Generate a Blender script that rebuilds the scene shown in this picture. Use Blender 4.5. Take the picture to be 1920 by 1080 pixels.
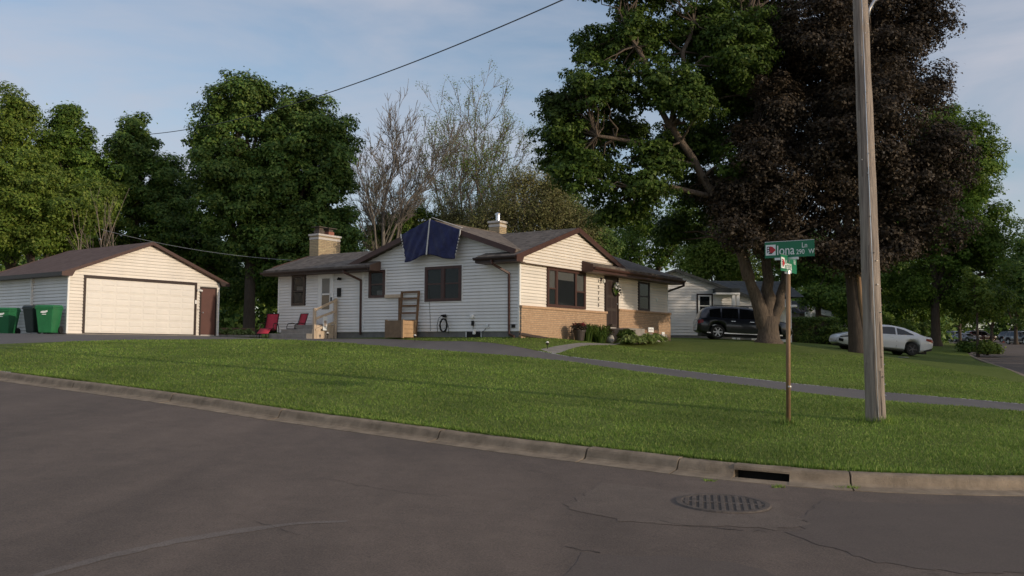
import bpy, bmesh, math, random
import numpy as np
from mathutils import Vector, Matrix
from mathutils.geometry import delaunay_2d_cdt

random.seed(7)
rng = np.random.default_rng(11)
scene = bpy.context.scene
for o in list(bpy.data.objects):
    bpy.data.objects.remove(o)
COL = scene.collection
PI = math.pi

# ------------------------------------------------------------------ camera
EYE = 1.55
FPX, PITCH, ROLL = 1716.7, 0.0645, 0.0067          # focal length in 1920-px units, pitch up, roll
cp, sp = math.cos(PITCH), math.sin(PITCH)
cr, sr = math.cos(ROLL), math.sin(ROLL)
FW = np.array([0, cp, sp]); U0 = np.array([0, -sp, cp]); R0 = np.array([1.0, 0, 0])
RI = cr * R0 + sr * U0; UP = -sr * R0 + cr * U0
cam_d = bpy.data.cameras.new('camera'); cam = bpy.data.objects.new('camera', cam_d); COL.objects.link(cam)
cam_d.sensor_width = 36; cam_d.lens = FPX / 1920 * 36; cam_d.clip_start = 0.1; cam_d.clip_end = 3000
cam.matrix_world = Matrix(((RI[0], UP[0], -FW[0], 0), (RI[1], UP[1], -FW[1], 0), (RI[2], UP[2], -FW[2], EYE), (0, 0, 0, 1)))
scene.camera = cam
scene.render.resolution_x, scene.render.resolution_y = 1024, 576

# ------------------------------------------------------------------ sky, sun, exposure
SUN_EL, SUN_XY = math.radians(13), (0.865, -0.50)
w = bpy.data.worlds.new('World'); scene.world = w; w.use_nodes = True
nt = w.node_tree; N = nt.nodes; L = nt.links
for n in list(N): N.remove(n)
out = N.new('ShaderNodeOutputWorld'); bg = N.new('ShaderNodeBackground')
sky = N.new('ShaderNodeTexSky'); sky.sky_type = 'NISHITA'; sky.sun_disc = False
sky.sun_elevation = SUN_EL; sky.sun_rotation = math.atan2(SUN_XY[0], SUN_XY[1])
sky.altitude = 250; sky.air_density = 1.0; sky.dust_density = 1.2; sky.ozone_density = 1.6
tc = N.new('ShaderNodeTexCoord'); mp = N.new('ShaderNodeMapping'); mp.inputs['Scale'].default_value = (1.6, 1.6, 6.5)
mp.inputs['Rotation'].default_value = (0.1, 0.12, 0.4)
nz = N.new('ShaderNodeTexNoise'); nz.inputs['Scale'].default_value = 1.7; nz.inputs['Detail'].default_value = 6; nz.inputs['Roughness'].default_value = .55
nz.inputs['Distortion'].default_value = 0.4
cramp = N.new('ShaderNodeValToRGB'); cramp.color_ramp.elements[0].position = .26; cramp.color_ramp.elements[1].position = .66
cramp.color_ramp.elements[1].color = (.85, .85, .85, 1)
mixc = N.new('ShaderNodeMix'); mixc.data_type = 'RGBA'
mixc.inputs[7].default_value = (3.3, 3.38, 3.85, 1)          # thin evening cloud, same scale as the sky
bg.inputs['Strength'].default_value = 0.15
L.new(tc.outputs['Generated'], mp.inputs['Vector']); L.new(mp.outputs['Vector'], nz.inputs['Vector'])
L.new(nz.outputs['Fac'], cramp.inputs['Fac']); L.new(cramp.outputs['Color'], mixc.inputs[0])
L.new(sky.outputs['Color'], mixc.inputs[6]); L.new(mixc.outputs[2], bg.inputs['Color']); L.new(bg.outputs[0], out.inputs[0])

sun_d = bpy.data.lights.new('sun', 'SUN'); sun_d.energy = 2.3; sun_d.angle = math.radians(.6); sun_d.color = (1.0, .84, .66)
sun = bpy.data.objects.new('sun', sun_d); COL.objects.link(sun)
sdir = Vector((SUN_XY[0] * math.cos(SUN_EL), SUN_XY[1] * math.cos(SUN_EL), math.sin(SUN_EL)))
sun.rotation_euler = sdir.to_track_quat('Z', 'Y').to_euler(); sun.location = (30, -15, 20)
vs = scene.view_settings
vs.view_transform = 'Standard'; vs.look = 'None'; vs.exposure = 0.1; vs.gamma = 1.0; vs.use_curve_mapping = False

# ------------------------------------------------------------------ helpers
def at(px, py, Y):
    """world point seen at photo pixel (px,py) at forward distance Y"""
    d = FW + RI * (px - 960) / FPX + UP * (540 - py) / FPX
    p = d * (Y / d[1])
    return Vector((p[0], p[1], p[2] + EYE))

def link(o, parent=None):
    COL.objects.link(o)
    if parent is not None: o.parent = parent
    return o

def tag(o, label=None, cat=None, group=None, kind=None):
    if label: o['label'] = label
    if cat: o['category'] = cat
    if group: o['group'] = group
    if kind: o['kind'] = kind
    return o

def empty(name, loc=(0, 0, 0), rz=0, label=None, cat=None, group=None, rot=None):
    o = bpy.data.objects.new(name, None); o.empty_display_size = .2
    o.location = loc; o.rotation_euler = rot if rot else (0, 0, rz)
    COL.objects.link(o); return tag(o, label, cat, group)

def copy_tree(o, parent=None):
    c = o.copy(); COL.objects.link(c); c.parent = parent
    for ch in list(o.children): copy_tree(ch, c)
    return c

class MB:
    """collects geometry for one mesh"""
    def __init__(s): s.v = []; s.f = []
    def add(s, vs_, fs):
        n = len(s.v); s.v += [tuple(p) for p in vs_]; s.f += [tuple(i + n for i in f) for f in fs]; return s
    def box(s, x0, x1, y0, y1, z0, z1):
        if x0 > x1: x0, x1 = x1, x0
        if y0 > y1: y0, y1 = y1, y0
        if z0 > z1: z0, z1 = z1, z0
        return s.add([(x0, y0, z0), (x1, y0, z0), (x1, y1, z0), (x0, y1, z0), (x0, y0, z1), (x1, y0, z1), (x1, y1, z1), (x0, y1, z1)],
                     [(3, 2, 1, 0), (4, 5, 6, 7), (0, 1, 5, 4), (1, 2, 6, 5), (2, 3, 7, 6), (3, 0, 4, 7)])
    def hexa(s, p):
        """8 corners: bottom loop 0-3, top loop 4-7"""
        return s.add(p, [(3, 2, 1, 0), (4, 5, 6, 7), (0, 1, 5, 4), (1, 2, 6, 5), (2, 3, 7, 6), (3, 0, 4, 7)])
    def prism(s, poly, off):
        """closed polygon of 3-D points extruded by vector off"""
        n = len(poly); off = Vector(off)
        a = [Vector(p) for p in poly]; b = [p + off for p in a]
        fs = [tuple(range(n - 1, -1, -1)), tuple(range(n, 2 * n))]
        fs += [(i, (i + 1) % n, n + (i + 1) % n, n + i) for i in range(n)]
        return s.add(a + b, fs)
    def beam(s, a, b, wd, ht, up=(0, 0, 1)):
        a = Vector(a); b = Vector(b); d = (b - a).normalized(); u = Vector(up)
        if abs(d.dot(u)) > .98: u = Vector((1, 0, 0))
        sd = d.cross(u).normalized(); u = sd.cross(d)
        sd *= wd / 2; u *= ht / 2
        return s.hexa([a - sd - u, a + sd - u, a + sd + u, a - sd + u, b - sd - u, b + sd - u, b + sd + u, b - sd + u])
    def tube(s, path, rad, n=8, cap=True):
        path = [Vector(p) for p in path]
        if not hasattr(rad, '__len__'): rad = [rad] * len(path)
        base = len(s.v); prev = None
        for i, p in enumerate(path):
            d = (path[min(i + 1, len(path) - 1)] - path[max(i - 1, 0)])
            if d.length < 1e-9: d = Vector((0, 0, 1))
            d.normalize()
            if prev is None:
                u = Vector((0, 0, 1)) if abs(d.z) < .9 else Vector((1, 0, 0))
                a = d.cross(u).normalized()
            else:
                a = (prev - d * prev.dot(d)).normalized()
            prev = a; b = d.cross(a)
            for k in range(n):
                t = 2 * PI * k / n
                s.v.append(tuple(p + (a * math.cos(t) + b * math.sin(t)) * rad[i]))
        for i in range(len(path) - 1):
            for k in range(n):
                k2 = (k + 1) % n
                s.f.append((base + i * n + k, base + i * n + k2, base + (i + 1) * n + k2, base + (i + 1) * n + k))
        if cap and n > 2:
            s.f.append(tuple(base + k for k in range(n - 1, -1, -1)))
            e = base + (len(path) - 1) * n
            s.f.append(tuple(e + k for k in range(n)))
        return s
    def lathe(s, prof, n=20, c=(0, 0, 0), cap=True):
        """prof: list of (r,z)"""
        base = len(s.v)
        for r, z in prof:
            for k in range(n):
                t = 2 * PI * k / n
                s.v.append((c[0] + r * math.cos(t), c[1] + r * math.sin(t), c[2] + z))
        for i in range(len(prof) - 1):
            for k in range(n):
                k2 = (k + 1) % n
                s.f.append((base + i * n + k, base + i * n + k2, base + (i + 1) * n + k2, base + (i + 1) * n + k))
        if cap:
            s.f.append(tuple(base + k for k in range(n - 1, -1, -1)))
            e = base + (len(prof) - 1) * n
            s.f.append(tuple(e + k for k in range(n)))
        return s
    def grid(s, P):
        """P[i][j] grid of points"""
        base = len(s.v); m = len(P[0])
        for row in P: s.v += [tuple(p) for p in row]
        for i in range(len(P) - 1):
            for j in range(m - 1):
                s.f.append((base + i * m + j, base + i * m + j + 1, base + (i + 1) * m + j + 1, base + (i + 1) * m + j))
        return s
    def build(s, name, mat, parent=None, smooth=False, bevel=0, label=None, fix=False):
        me = bpy.data.meshes.new(name); me.from_pydata(s.v, [], s.f); me.update()
        if fix:
            bm = bmesh.new(); bm.from_mesh(me); bmesh.ops.recalc_face_normals(bm, faces=bm.faces); bm.to_mesh(me); bm.free()
        if mat: me.materials.append(mat)
        if smooth: me.polygons.foreach_set('use_smooth', [True] * len(me.polygons))
        o = bpy.data.objects.new(name, me); link(o, parent)
        if bevel:
            m = o.modifiers.new('bevel', 'BEVEL'); m.width = bevel; m.segments = 2; m.limit_method = 'ANGLE'
        if label: o['label'] = label
        return o

def np_mesh(name, verts, quads, mat, parent=None, tri=False):
    k = 3 if tri else 4
    me = bpy.data.meshes.new(name)
    me.vertices.add(len(verts)); me.vertices.foreach_set('co', np.ascontiguousarray(verts, dtype=np.float32).ravel())
    me.loops.add(quads.size); me.loops.foreach_set('vertex_index', np.ascontiguousarray(quads, dtype=np.int32).ravel())
    nq = len(quads)
    me.polygons.add(nq)
    me.polygons.foreach_set('loop_start', np.arange(nq, dtype=np.int32) * k)
    me.polygons.foreach_set('loop_total', np.full(nq, k, dtype=np.int32))
    me.update(calc_edges=True)
    if mat: me.materials.append(mat)
    o = bpy.data.objects.new(name, me); link(o, parent); return o

# ------------------------------------------------------------------ materials
def newmat(name):
    m = bpy.data.materials.new(name); m.use_nodes = True
    n = m.node_tree.nodes; l = m.node_tree.links
    return m, n, l, n['Principled BSDF']

def mat(name, col, rough=.6, var=.12, scale=6.0, bump=0.0, bscale=40.0, metal=0.0, spec=.4, stretch=None, coat=0, col2=None, objrand=0):
    m, n, l, b = newmat(name)
    b.inputs['Roughness'].default_value = rough; b.inputs['Metallic'].default_value = metal
    b.inputs['Specular IOR Level'].default_value = spec
    if coat: b.inputs['Coat Weight'].default_value = coat; b.inputs['Coat Roughness'].default_value = .04
    tcn = n.new('ShaderNodeTexCoord'); src = tcn.outputs['Object']
    if stretch:
        mpn = n.new('ShaderNodeMapping'); mpn.inputs['Scale'].default_value = stretch
        l.new(src, mpn.inputs['Vector']); src = mpn.outputs['Vector']
    no = n.new('ShaderNodeTexNoise'); no.inputs['Scale'].default_value = scale; no.inputs['Detail'].default_value = 5; no.inputs['Roughness'].default_value = .6
    l.new(src, no.inputs['Vector'])
    r = n.new('ShaderNodeValToRGB'); r.color_ramp.elements[0].position = .3; r.color_ramp.elements[1].position = .72
    c = np.array(col[:3]); c2 = np.array(col2[:3]) if col2 is not None else np.clip(c * (1 + var), 0, 1); c1 = c * (1 - var)
    r.color_ramp.elements[0].color = (*c1, 1); r.color_ramp.elements[1].color = (*c2, 1)
    l.new(no.outputs['Fac'], r.inputs['Fac']); l.new(r.outputs['Color'], b.inputs['Base Color'])
    if objrand:
        oi = n.new('ShaderNodeObjectInfo'); mr = n.new('ShaderNodeMapRange'); mr.inputs[3].default_value = 1 - objrand; mr.inputs[4].default_value = 1 + objrand; l.new(oi.outputs['Random'], mr.inputs[0])
        mx = n.new('ShaderNodeMix'); mx.data_type = 'RGBA'; mx.blend_type = 'MULTIPLY'; mx.inputs[0].default_value = 1
        l.new(r.outputs['Color'], mx.inputs[6]); l.new(mr.outputs[0], mx.inputs[7]); l.new(mx.outputs[2], b.inputs['Base Color'])
    if bump:
        nb = n.new('ShaderNodeTexNoise'); nb.inputs['Scale'].default_value = bscale; nb.inputs['Detail'].default_value = 3
        l.new(src, nb.inputs['Vector'])
        bp = n.new('ShaderNodeBump'); bp.inputs['Strength'].default_value = bump; bp.inputs['Distance'].default_value = .02
        l.new(nb.outputs['Fac'], bp.inputs['Height']); l.new(bp.outputs['Normal'], b.inputs['Normal'])
    return m

def leafmat(name, cols, trans=.35, rough=.55):
    """leaf colour varies from leaf to leaf and from bough to bough"""
    m, n, l, b = newmat(name)
    g = n.new('ShaderNodeNewGeometry'); r = n.new('ShaderNodeValToRGB')
    els = r.color_ramp.elements
    els[0].color = (*cols[0], 1); els[1].color = (*cols[-1], 1)
    for i, c in enumerate(cols[1:-1]):
        e = els.new((i + 1) / (len(cols) - 1)); e.color = (*c, 1)
    l.new(g.outputs['Random Per Island'], r.inputs['Fac'])
    tcn = n.new('ShaderNodeTexCoord'); no = n.new('ShaderNodeTexNoise'); no.inputs['Scale'].default_value = .55; no.inputs['Detail'].default_value = 2
    l.new(tcn.outputs['Object'], no.inputs['Vector'])
    mr = n.new('ShaderNodeMapRange'); mr.inputs[1].default_value = .3; mr.inputs[2].default_value = .7; mr.inputs[3].default_value = .72; mr.inputs[4].default_value = 1.3
    l.new(no.outputs['Fac'], mr.inputs[0])
    mx = n.new('ShaderNodeMix'); mx.data_type = 'RGBA'; mx.blend_type = 'MULTIPLY'; mx.inputs[0].default_value = 1
    l.new(r.outputs['Color'], mx.inputs[6]); l.new(mr.outputs[0], mx.inputs[7])
    l.new(mx.outputs[2], b.inputs['Base Color']); b.inputs['Roughness'].default_value = rough; b.inputs['Specular IOR Level'].default_value = .25
    t = n.new('ShaderNodeBsdfTranslucent'); l.new(mx.outputs[2], t.inputs['Color'])
    ms = n.new('ShaderNodeMixShader'); ms.inputs[0].default_value = trans
    l.new(b.outputs[0], ms.inputs[1]); l.new(t.outputs[0], ms.inputs[2]); l.new(ms.outputs[0], n['Material Output'].inputs['Surface'])
    return m

def brickmat(name, c1, c2, mortar, scale=1.0, rot=None):
    m, n, l, b = newmat(name)
    tcn = n.new('ShaderNodeTexCoord'); mpn = n.new('ShaderNodeMapping')
    if rot: mpn.inputs['Rotation'].default_value = rot
    l.new(tcn.outputs['Object'], mpn.inputs['Vector'])
    bt = n.new('ShaderNodeTexBrick'); bt.inputs['Scale'].default_value = scale
    bt.inputs['Brick Width'].default_value = .215; bt.inputs['Row Height'].default_value = .072; bt.inputs['Mortar Size'].default_value = .0085
    bt.inputs['Mortar Smooth'].default_value = .2; bt.inputs['Bias'].default_value = -.1
    bt.inputs['Color1'].default_value = (*c1, 1); bt.inputs['Color2'].default_value = (*c2, 1); bt.inputs['Mortar'].default_value = (*mortar, 1)
    l.new(mpn.outputs['Vector'], bt.inputs['Vector'])
    no = n.new('ShaderNodeTexNoise'); no.inputs['Scale'].default_value = 9; no.inputs['Detail'].default_value = 6
    l.new(tcn.outputs['Object'], no.inputs['Vector'])
    mr = n.new('ShaderNodeMapRange'); mr.inputs[3].default_value = .75; mr.inputs[4].default_value = 1.25; l.new(no.outputs['Fac'], mr.inputs[0])
    mx = n.new('ShaderNodeMix'); mx.data_type = 'RGBA'; mx.blend_type = 'MULTIPLY'; mx.inputs[0].default_value = 1
    l.new(bt.outputs['Color'], mx.inputs[6]); l.new(mr.outputs[0], mx.inputs[7]); l.new(mx.outputs[2], b.inputs['Base Color'])
    bp = n.new('ShaderNodeBump'); bp.inputs['Strength'].default_value = .8; bp.inputs['Distance'].default_value = .012; bp.invert = True
    l.new(bt.outputs['Fac'], bp.inputs['Height']); l.new(bp.outputs['Normal'], b.inputs['Normal'])
    b.inputs['Roughness'].default_value = .85
    return m

def shinglemat(name, c1, c2):
    m, n, l, b = newmat(name)
    tcn = n.new('ShaderNodeTexCoord')
    no = n.new('ShaderNodeTexNoise'); no.inputs['Scale'].default_value = 5; no.inputs['Detail'].default_value = 8; no.inputs['Roughness'].default_value = .75
    l.new(tcn.outputs['Object'], no.inputs['Vector'])
    vo = n.new('ShaderNodeTexVoronoi'); vo.inputs['Scale'].default_value = 5.5; l.new(tcn.outputs['Object'], vo.inputs['Vector'])
    mx0 = n.new('ShaderNodeMix'); mx0.data_type = 'FLOAT'; mx0.inputs[0].default_value = .4
    sep = n.new('ShaderNodeSeparateColor'); l.new(vo.outputs['Color'], sep.inputs[0])
    l.new(no.outputs['Fac'], mx0.inputs[2]); l.new(sep.outputs[0], mx0.inputs[3])
    r = n.new('ShaderNodeValToRGB'); r.color_ramp.elements[0].position = .25; r.color_ramp.elements[1].position = .8
    r.color_ramp.elements[0].color = (*c1, 1); r.color_ramp.elements[1].color = (*c2, 1)
    l.new(mx0.outputs[0], r.inputs['Fac']); l.new(r.outputs['Color'], b.inputs['Base Color'])
    # shingle courses: fine steps up the slope (height runs with z)
    sx = n.new('ShaderNodeSeparateXYZ'); l.new(tcn.outputs['Object'], sx.inputs[0])
    mu = n.new('ShaderNodeMath'); mu.operation = 'MULTIPLY'; mu.inputs[1].default_value = 22; l.new(sx.outputs['Z'], mu.inputs[0])
    fr = n.new('ShaderNodeMath'); fr.operation = 'FRACT'; l.new(mu.outputs[0], fr.inputs[0])
    bp = n.new('ShaderNodeBump'); bp.inputs['Strength'].default_value = .5; bp.inputs['Distance'].default_value = .02
    l.new(fr.outputs[0], bp.inputs['Height']); l.new(bp.outputs['Normal'], b.inputs['Normal'])
    b.inputs['Roughness'].default_value = .9
    return m

def asphaltmat(name, dark, light, scale=.35, cracks=True, speck=1.0, rough=.85):
    m, n, l, b = newmat(name)
    tcn = n.new('ShaderNodeTexCoord')
    mpn = n.new('ShaderNodeMapping'); mpn.inputs['Rotation'].default_value = (0, 0, math.radians(56)); mpn.inputs['Scale'].default_value = (1.0, .3, 1)
    l.new(tcn.outputs['Object'], mpn.inputs['Vector'])
    no = n.new('ShaderNodeTexNoise'); no.inputs['Scale'].default_value = scale * 2.2; no.inputs['Detail'].default_value = 7; no.inputs['Roughness'].default_value = .62; no.inputs['Distortion'].default_value = .5
    l.new(mpn.outputs['Vector'], no.inputs['Vector'])
    r = n.new('ShaderNodeValToRGB'); r.color_ramp.elements[0].position = .33; r.color_ramp.elements[1].position = .68
    r.color_ramp.elements[0].color = (*dark, 1); r.color_ramp.elements[1].color = (*light, 1)
    l.new(no.outputs['Fac'], r.inputs['Fac'])
    # aggregate
    ag = n.new('ShaderNodeTexNoise'); ag.inputs['Scale'].default_value = 70; ag.inputs['Detail'].default_value = 4; ag.inputs['Roughness'].default_value = .8
    l.new(tcn.outputs['Object'], ag.inputs['Vector'])
    mr = n.new('ShaderNodeMapRange'); mr.inputs[1].default_value = .3; mr.inputs[2].default_value = .7
    mr.inputs[3].default_value = 1 - .42 * speck; mr.inputs[4].default_value = 1 + .5 * speck; l.new(ag.outputs['Fac'], mr.inputs[0])
    mx = n.new('ShaderNodeMix'); mx.data_type = 'RGBA'; mx.blend_type = 'MULTIPLY'; mx.inputs[0].default_value = 1
    l.new(r.outputs['Color'], mx.inputs[6]); l.new(mr.outputs[0], mx.inputs[7])
    last = mx.outputs[2]
    # worn blotches and small dark stains
    bl = n.new('ShaderNodeTexNoise'); bl.inputs['Scale'].default_value = 3.2; bl.inputs['Detail'].default_value = 8; bl.inputs['Roughness'].default_value = .7
    l.new(tcn.outputs['Object'], bl.inputs['Vector'])
    bm2 = n.new('ShaderNodeMapRange'); bm2.inputs[1].default_value = .3; bm2.inputs[2].default_value = .7; bm2.inputs[3].default_value = 1 - .12 * speck; bm2.inputs[4].default_value = 1 + .12 * speck; l.new(bl.outputs['Fac'], bm2.inputs[0])
    mx2 = n.new('ShaderNodeMix'); mx2.data_type = 'RGBA'; mx2.blend_type = 'MULTIPLY'; mx2.inputs[0].default_value = 1
    l.new(last, mx2.inputs[6]); l.new(bm2.outputs[0], mx2.inputs[7]); last = mx2.outputs[2]
    if cracks:
        nd = n.new('ShaderNodeTexNoise'); nd.inputs['Scale'].default_value = 1.3; nd.inputs['Detail'].default_value = 5
        l.new(tcn.outputs['Object'], nd.inputs['Vector'])
        ma = n.new('ShaderNodeMix'); ma.data_type = 'RGBA'; ma.inputs[0].default_value = .35
        l.new(tcn.outputs['Object'], ma.inputs[6]); l.new(nd.outputs['Color'], ma.inputs[7])
        vo = n.new('ShaderNodeTexVoronoi'); vo.feature = 'DISTANCE_TO_EDGE'; vo.inputs['Scale'].default_value = .55
        l.new(ma.outputs[2], vo.inputs['Vector'])
        cr_ = n.new('ShaderNodeMapRange'); cr_.inputs[1].default_value = .0; cr_.inputs[2].default_value = .0035; cr_.inputs[3].default_value = 1; cr_.inputs[4].default_value = 0
        l.new(vo.outputs['Distance'], cr_.inputs[0])
        nm = n.new('ShaderNodeTexNoise'); nm.inputs['Scale'].default_value = .5; l.new(tcn.outputs['Object'], nm.inputs['Vector'])
        mk = n.new('ShaderNodeMapRange'); mk.inputs[1].default_value = .56; mk.inputs[2].default_value = .62; l.new(nm.outputs['Fac'], mk.inputs[0])
        mm = n.new('ShaderNodeMath'); mm.operation = 'MULTIPLY'; l.new(cr_.outputs[0], mm.inputs[0]); l.new(mk.outputs[0], mm.inputs[1])
        mc = n.new('ShaderNodeMix'); mc.data_type = 'RGBA'; mc.inputs[7].default_value = (.035, .03, .027, 1)
        l.new(mm.outputs[0], mc.inputs[0]); l.new(last, mc.inputs[6]); last = mc.outputs[2]
    l.new(last, b.inputs['Base Color'])
    bp = n.new('ShaderNodeBump'); bp.inputs['Strength'].default_value = .35; bp.inputs['Distance'].default_value = .01
    l.new(ag.outputs['Fac'], bp.inputs['Height']); l.new(bp.outputs['Normal'], b.inputs['Normal'])
    b.inputs['Roughness'].default_value = rough; b.inputs['Specular IOR Level'].default_value = .3
    return m

def lawnmat():
    m, n, l, b = newmat('lawn_grass')
    tcn = n.new('ShaderNodeTexCoord')
    def noise(s, d=4, st=None):
        x = n.new('ShaderNodeTexNoise'); x.inputs['Scale'].default_value = s; x.inputs['Detail'].default_value = d; x.inputs['Roughness'].default_value = .65
        if st:
            q = n.new('ShaderNodeMapping'); q.inputs['Scale'].default_value = st; q.inputs['Rotation'].default_value = (0, 0, .6)
            l.new(tcn.outputs['Object'], q.inputs['Vector']); l.new(q.outputs['Vector'], x.inputs['Vector'])
        else: l.new(tcn.outputs['Object'], x.inputs['Vector'])
        return x
    a = noise(.45, 5, (1, .4, 1)); r = n.new('ShaderNodeValToRGB')
    r.color_ramp.elements[0].position = .3; r.color_ramp.elements[1].position = .72
    r.color_ramp.elements[0].color = (.11, .155, .032, 1); r.color_ramp.elements[1].color = (.165, .205, .052, 1)
    l.new(a.outputs['Fac'], r.inputs['Fac'])
    dp = noise(.9, 4); dm = n.new('ShaderNodeMapRange'); dm.inputs[1].default_value = .64; dm.inputs[2].default_value = .78; dm.inputs[4].default_value = .55
    l.new(dp.outputs['Fac'], dm.inputs[0]); dx = n.new('ShaderNodeMix'); dx.data_type = 'RGBA'; dx.inputs[7].default_value = (.21, .19, .085, 1)
    l.new(dm.outputs[0], dx.inputs[0]); l.new(r.outputs['Color'], dx.inputs[6])
    c = noise(9, 6); mr = n.new('ShaderNodeMapRange'); mr.inputs[1].default_value = .3; mr.inputs[2].default_value = .7; mr.inputs[3].default_value = .78; mr.inputs[4].default_value = 1.22
    l.new(c.outputs['Fac'], mr.inputs[0])
    mx = n.new('ShaderNodeMix'); mx.data_type = 'RGBA'; mx.blend_type = 'MULTIPLY'; mx.inputs[0].default_value = 1
    l.new(dx.outputs[2], mx.inputs[6]); l.new(mr.outputs[0], mx.inputs[7]); l.new(mx.outputs[2], b.inputs['Base Color'])
    bp = n.new('ShaderNodeBump'); bp.inputs['Strength'].default_value = 1; bp.inputs['Distance'].default_value = .06
    c2 = noise(30, 5); l.new(c2.outputs['Fac'], bp.inputs['Height']); l.new(bp.outputs['Normal'], b.inputs['Normal'])
    b.inputs['Roughness'].default_value = .9; b.inputs['Specular IOR Level'].default_value = .1
    return m

def glassmat(name, tint=(.02, .025, .03), rough=.05, alpha=.4):
    """window glass: mostly see-through to the dark room behind, with reflections"""
    m, n, l, b = newmat(name)
    b.inputs['Base Color'].default_value = (*tint, 1); b.inputs['Roughness'].default_value = rough; b.inputs['Specular IOR Level'].default_value = .35
    no = n.new('ShaderNodeTexNoise'); no.inputs['Scale'].default_value = 3; tcn = n.new('ShaderNodeTexCoord'); l.new(tcn.outputs['Object'], no.inputs['Vector'])
    bp = n.new('ShaderNodeBump'); bp.inputs['Strength'].default_value = .03; l.new(no.outputs['Fac'], bp.inputs['Height']); l.new(bp.outputs['Normal'], b.inputs['Normal'])
    t = n.new('ShaderNodeBsdfTransparent'); ms = n.new('ShaderNodeMixShader'); ms.inputs[0].default_value = alpha
    l.new(t.outputs[0], ms.inputs[1]); l.new(b.outputs[0], ms.inputs[2]); l.new(ms.outputs[0], n['Material Output'].inputs['Surface'])
    return m

M = {}
M['siding'] = mat('cream_vinyl_siding', (.74, .68, .60), .55, .07, 1.2, stretch=(1, 1, .3), objrand=.05)  # sunlit copy of the siding, evening warmth put into its colour
M['siding_white'] = mat('white_vinyl_siding', (.76, .74, .71), .55, .07, 1.2, stretch=(1, 1, .3), objrand=.05)  # the same siding without the warm tint, for faces in shade
M['trim_white'] = mat('white_trim', (.8, .79, .76), .5, .04, 4)
M['door_white'] = mat('pale_door_paint', (.74, .70, .64), .5, .04, 2)
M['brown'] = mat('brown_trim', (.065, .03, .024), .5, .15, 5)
M['brown_soffit'] = mat('brown_soffit', (.12, .075, .055), .6, .12, 4)
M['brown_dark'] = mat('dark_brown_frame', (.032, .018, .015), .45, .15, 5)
M['brown_door'] = mat('red_brown_door', (.105, .045, .035), .5, .12, 3)
M['shingle'] = shinglemat('grey_brown_shingles', (.075, .06, .05), (.21, .175, .145))
M['shingle_g'] = shinglemat('dark_brown_shingles', (.10, .058, .046), (.165, .105, .084))
M['shingle_n'] = shinglemat('charcoal_shingles', (.022, .028, .03), (.06, .066, .068))
M['brick_r'] = brickmat('tan_brick', (.42, .265, .155), (.5, .33, .2), (.3, .235, .17), rot=(PI / 2, 0, 0))
M['brick_l'] = brickmat('tan_brick_return', (.42, .265, .155), (.5, .33, .2), (.3, .235, .17), rot=(PI / 2, 0, PI / 2))
M['brick_cap'] = mat('tan_brick_sill', (.45, .29, .18), .85, .18, 12, .3)
M['chim_r'] = brickmat('buff_chimney_brick', (.46, .36, .21), (.38, .28, .17), (.24, .2, .15), rot=(PI / 2, 0, 0))
M['chim_cap'] = mat('chimney_concrete', (.55, .51, .46), .85, .12, 8, .2)
M['clay'] = mat('clay_flue', (.3, .12, .08), .8, .15, 8)
M['galv'] = mat('galvanised_metal', (.55, .56, .58), .3, .1, 12, metal=.9)
M['concrete'] = mat('weathered_concrete', (.27, .245, .215), .9, .22, 3.5, .5, 60)
M['kerb'] = mat('kerb_concrete', (.25, .192, .132), .92, .28, 5, .7, 90, col2=(.35, .275, .195))
M['found'] = mat('foundation_concrete', (.17, .165, .155), .9, .2, 4, .3)
M['black'] = mat('black_void', (.012, .011, .01), .8, .1, 4)
M['room'] = mat('dark_room', (.02, .018, .017), .9, .3, 2)  # dark panel close behind the glass, coloured to stand for an unlit interior
M['blind'] = mat('pale_blind', (.55, .54, .5), .8, .06, 6, stretch=(1, 1, 12))
M['curtain'] = mat('grey_green_curtain', (.085, .11, .105), .9, .2, 8, stretch=(6, 6, .6))
M['glass'] = glassmat('window_glass')
M['asphalt'] = asphaltmat('worn_asphalt', (.098, .075, .060), (.148, .112, .088), cracks=False)
M['asphalt_light'] = asphaltmat('old_light_asphalt', (.118, .091, .072), (.155, .121, .096), speck=1.0, cracks=False)
M['asphalt_dark'] = asphaltmat('newer_dark_asphalt', (.105, .082, .068), (.118, .092, .075), cracks=False, speck=.6)
M['drive'] = asphaltmat('driveway_asphalt', (.115, .105, .10), (.15, .136, .128), cracks=False, speck=.5)
M['lawn'] = lawnmat()
M['blade'] = leafmat('grass_blades', [(0.0880, 0.1637, 0.0242), (0.1408, 0.2329, 0.0364), (0.1936, 0.2771, 0.0550), (0.2698, 0.3022, 0.0880)], .3, .6)
M['iron'] = mat('cast_iron', (.12, .098, .082), .8, .3, 10, .4, 50, metal=.4)
M['pole'] = mat('weathered_pole_wood', (.27, .22, .18), .9, .4, 5, 1.0, 14, stretch=(6, 6, .3), col2=(.4, .335, .28))
M['post'] = mat('rusty_sign_post', (.25, .155, .085), .65, .3, 14, .2, 50, metal=.3, stretch=(1, 1, .2))
M['sign_green'] = mat('sign_green', (.012, .16, .075), .4, .06, 6)
M['sign_white'] = mat('sign_white', (.78, .8, .78), .45, .04, 6)
M['sign_red'] = mat('sign_red', (.5, .03, .035), .45, .05, 6)
M['sign_dark'] = mat('sign_dark', (.03, .03, .04), .5, .05, 6)
M['alu'] = mat('aluminium', (.6, .6, .6), .35, .08, 20, metal=.8)
M['tarp'] = mat('navy_tarp', (.016, .02, .075), .5, .25, 7, .5, 12, spec=.25, col2=(.022, .028, .105))
M['lath'] = mat('white_lath', (.62, .6, .57), .7, .12, 10)
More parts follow.
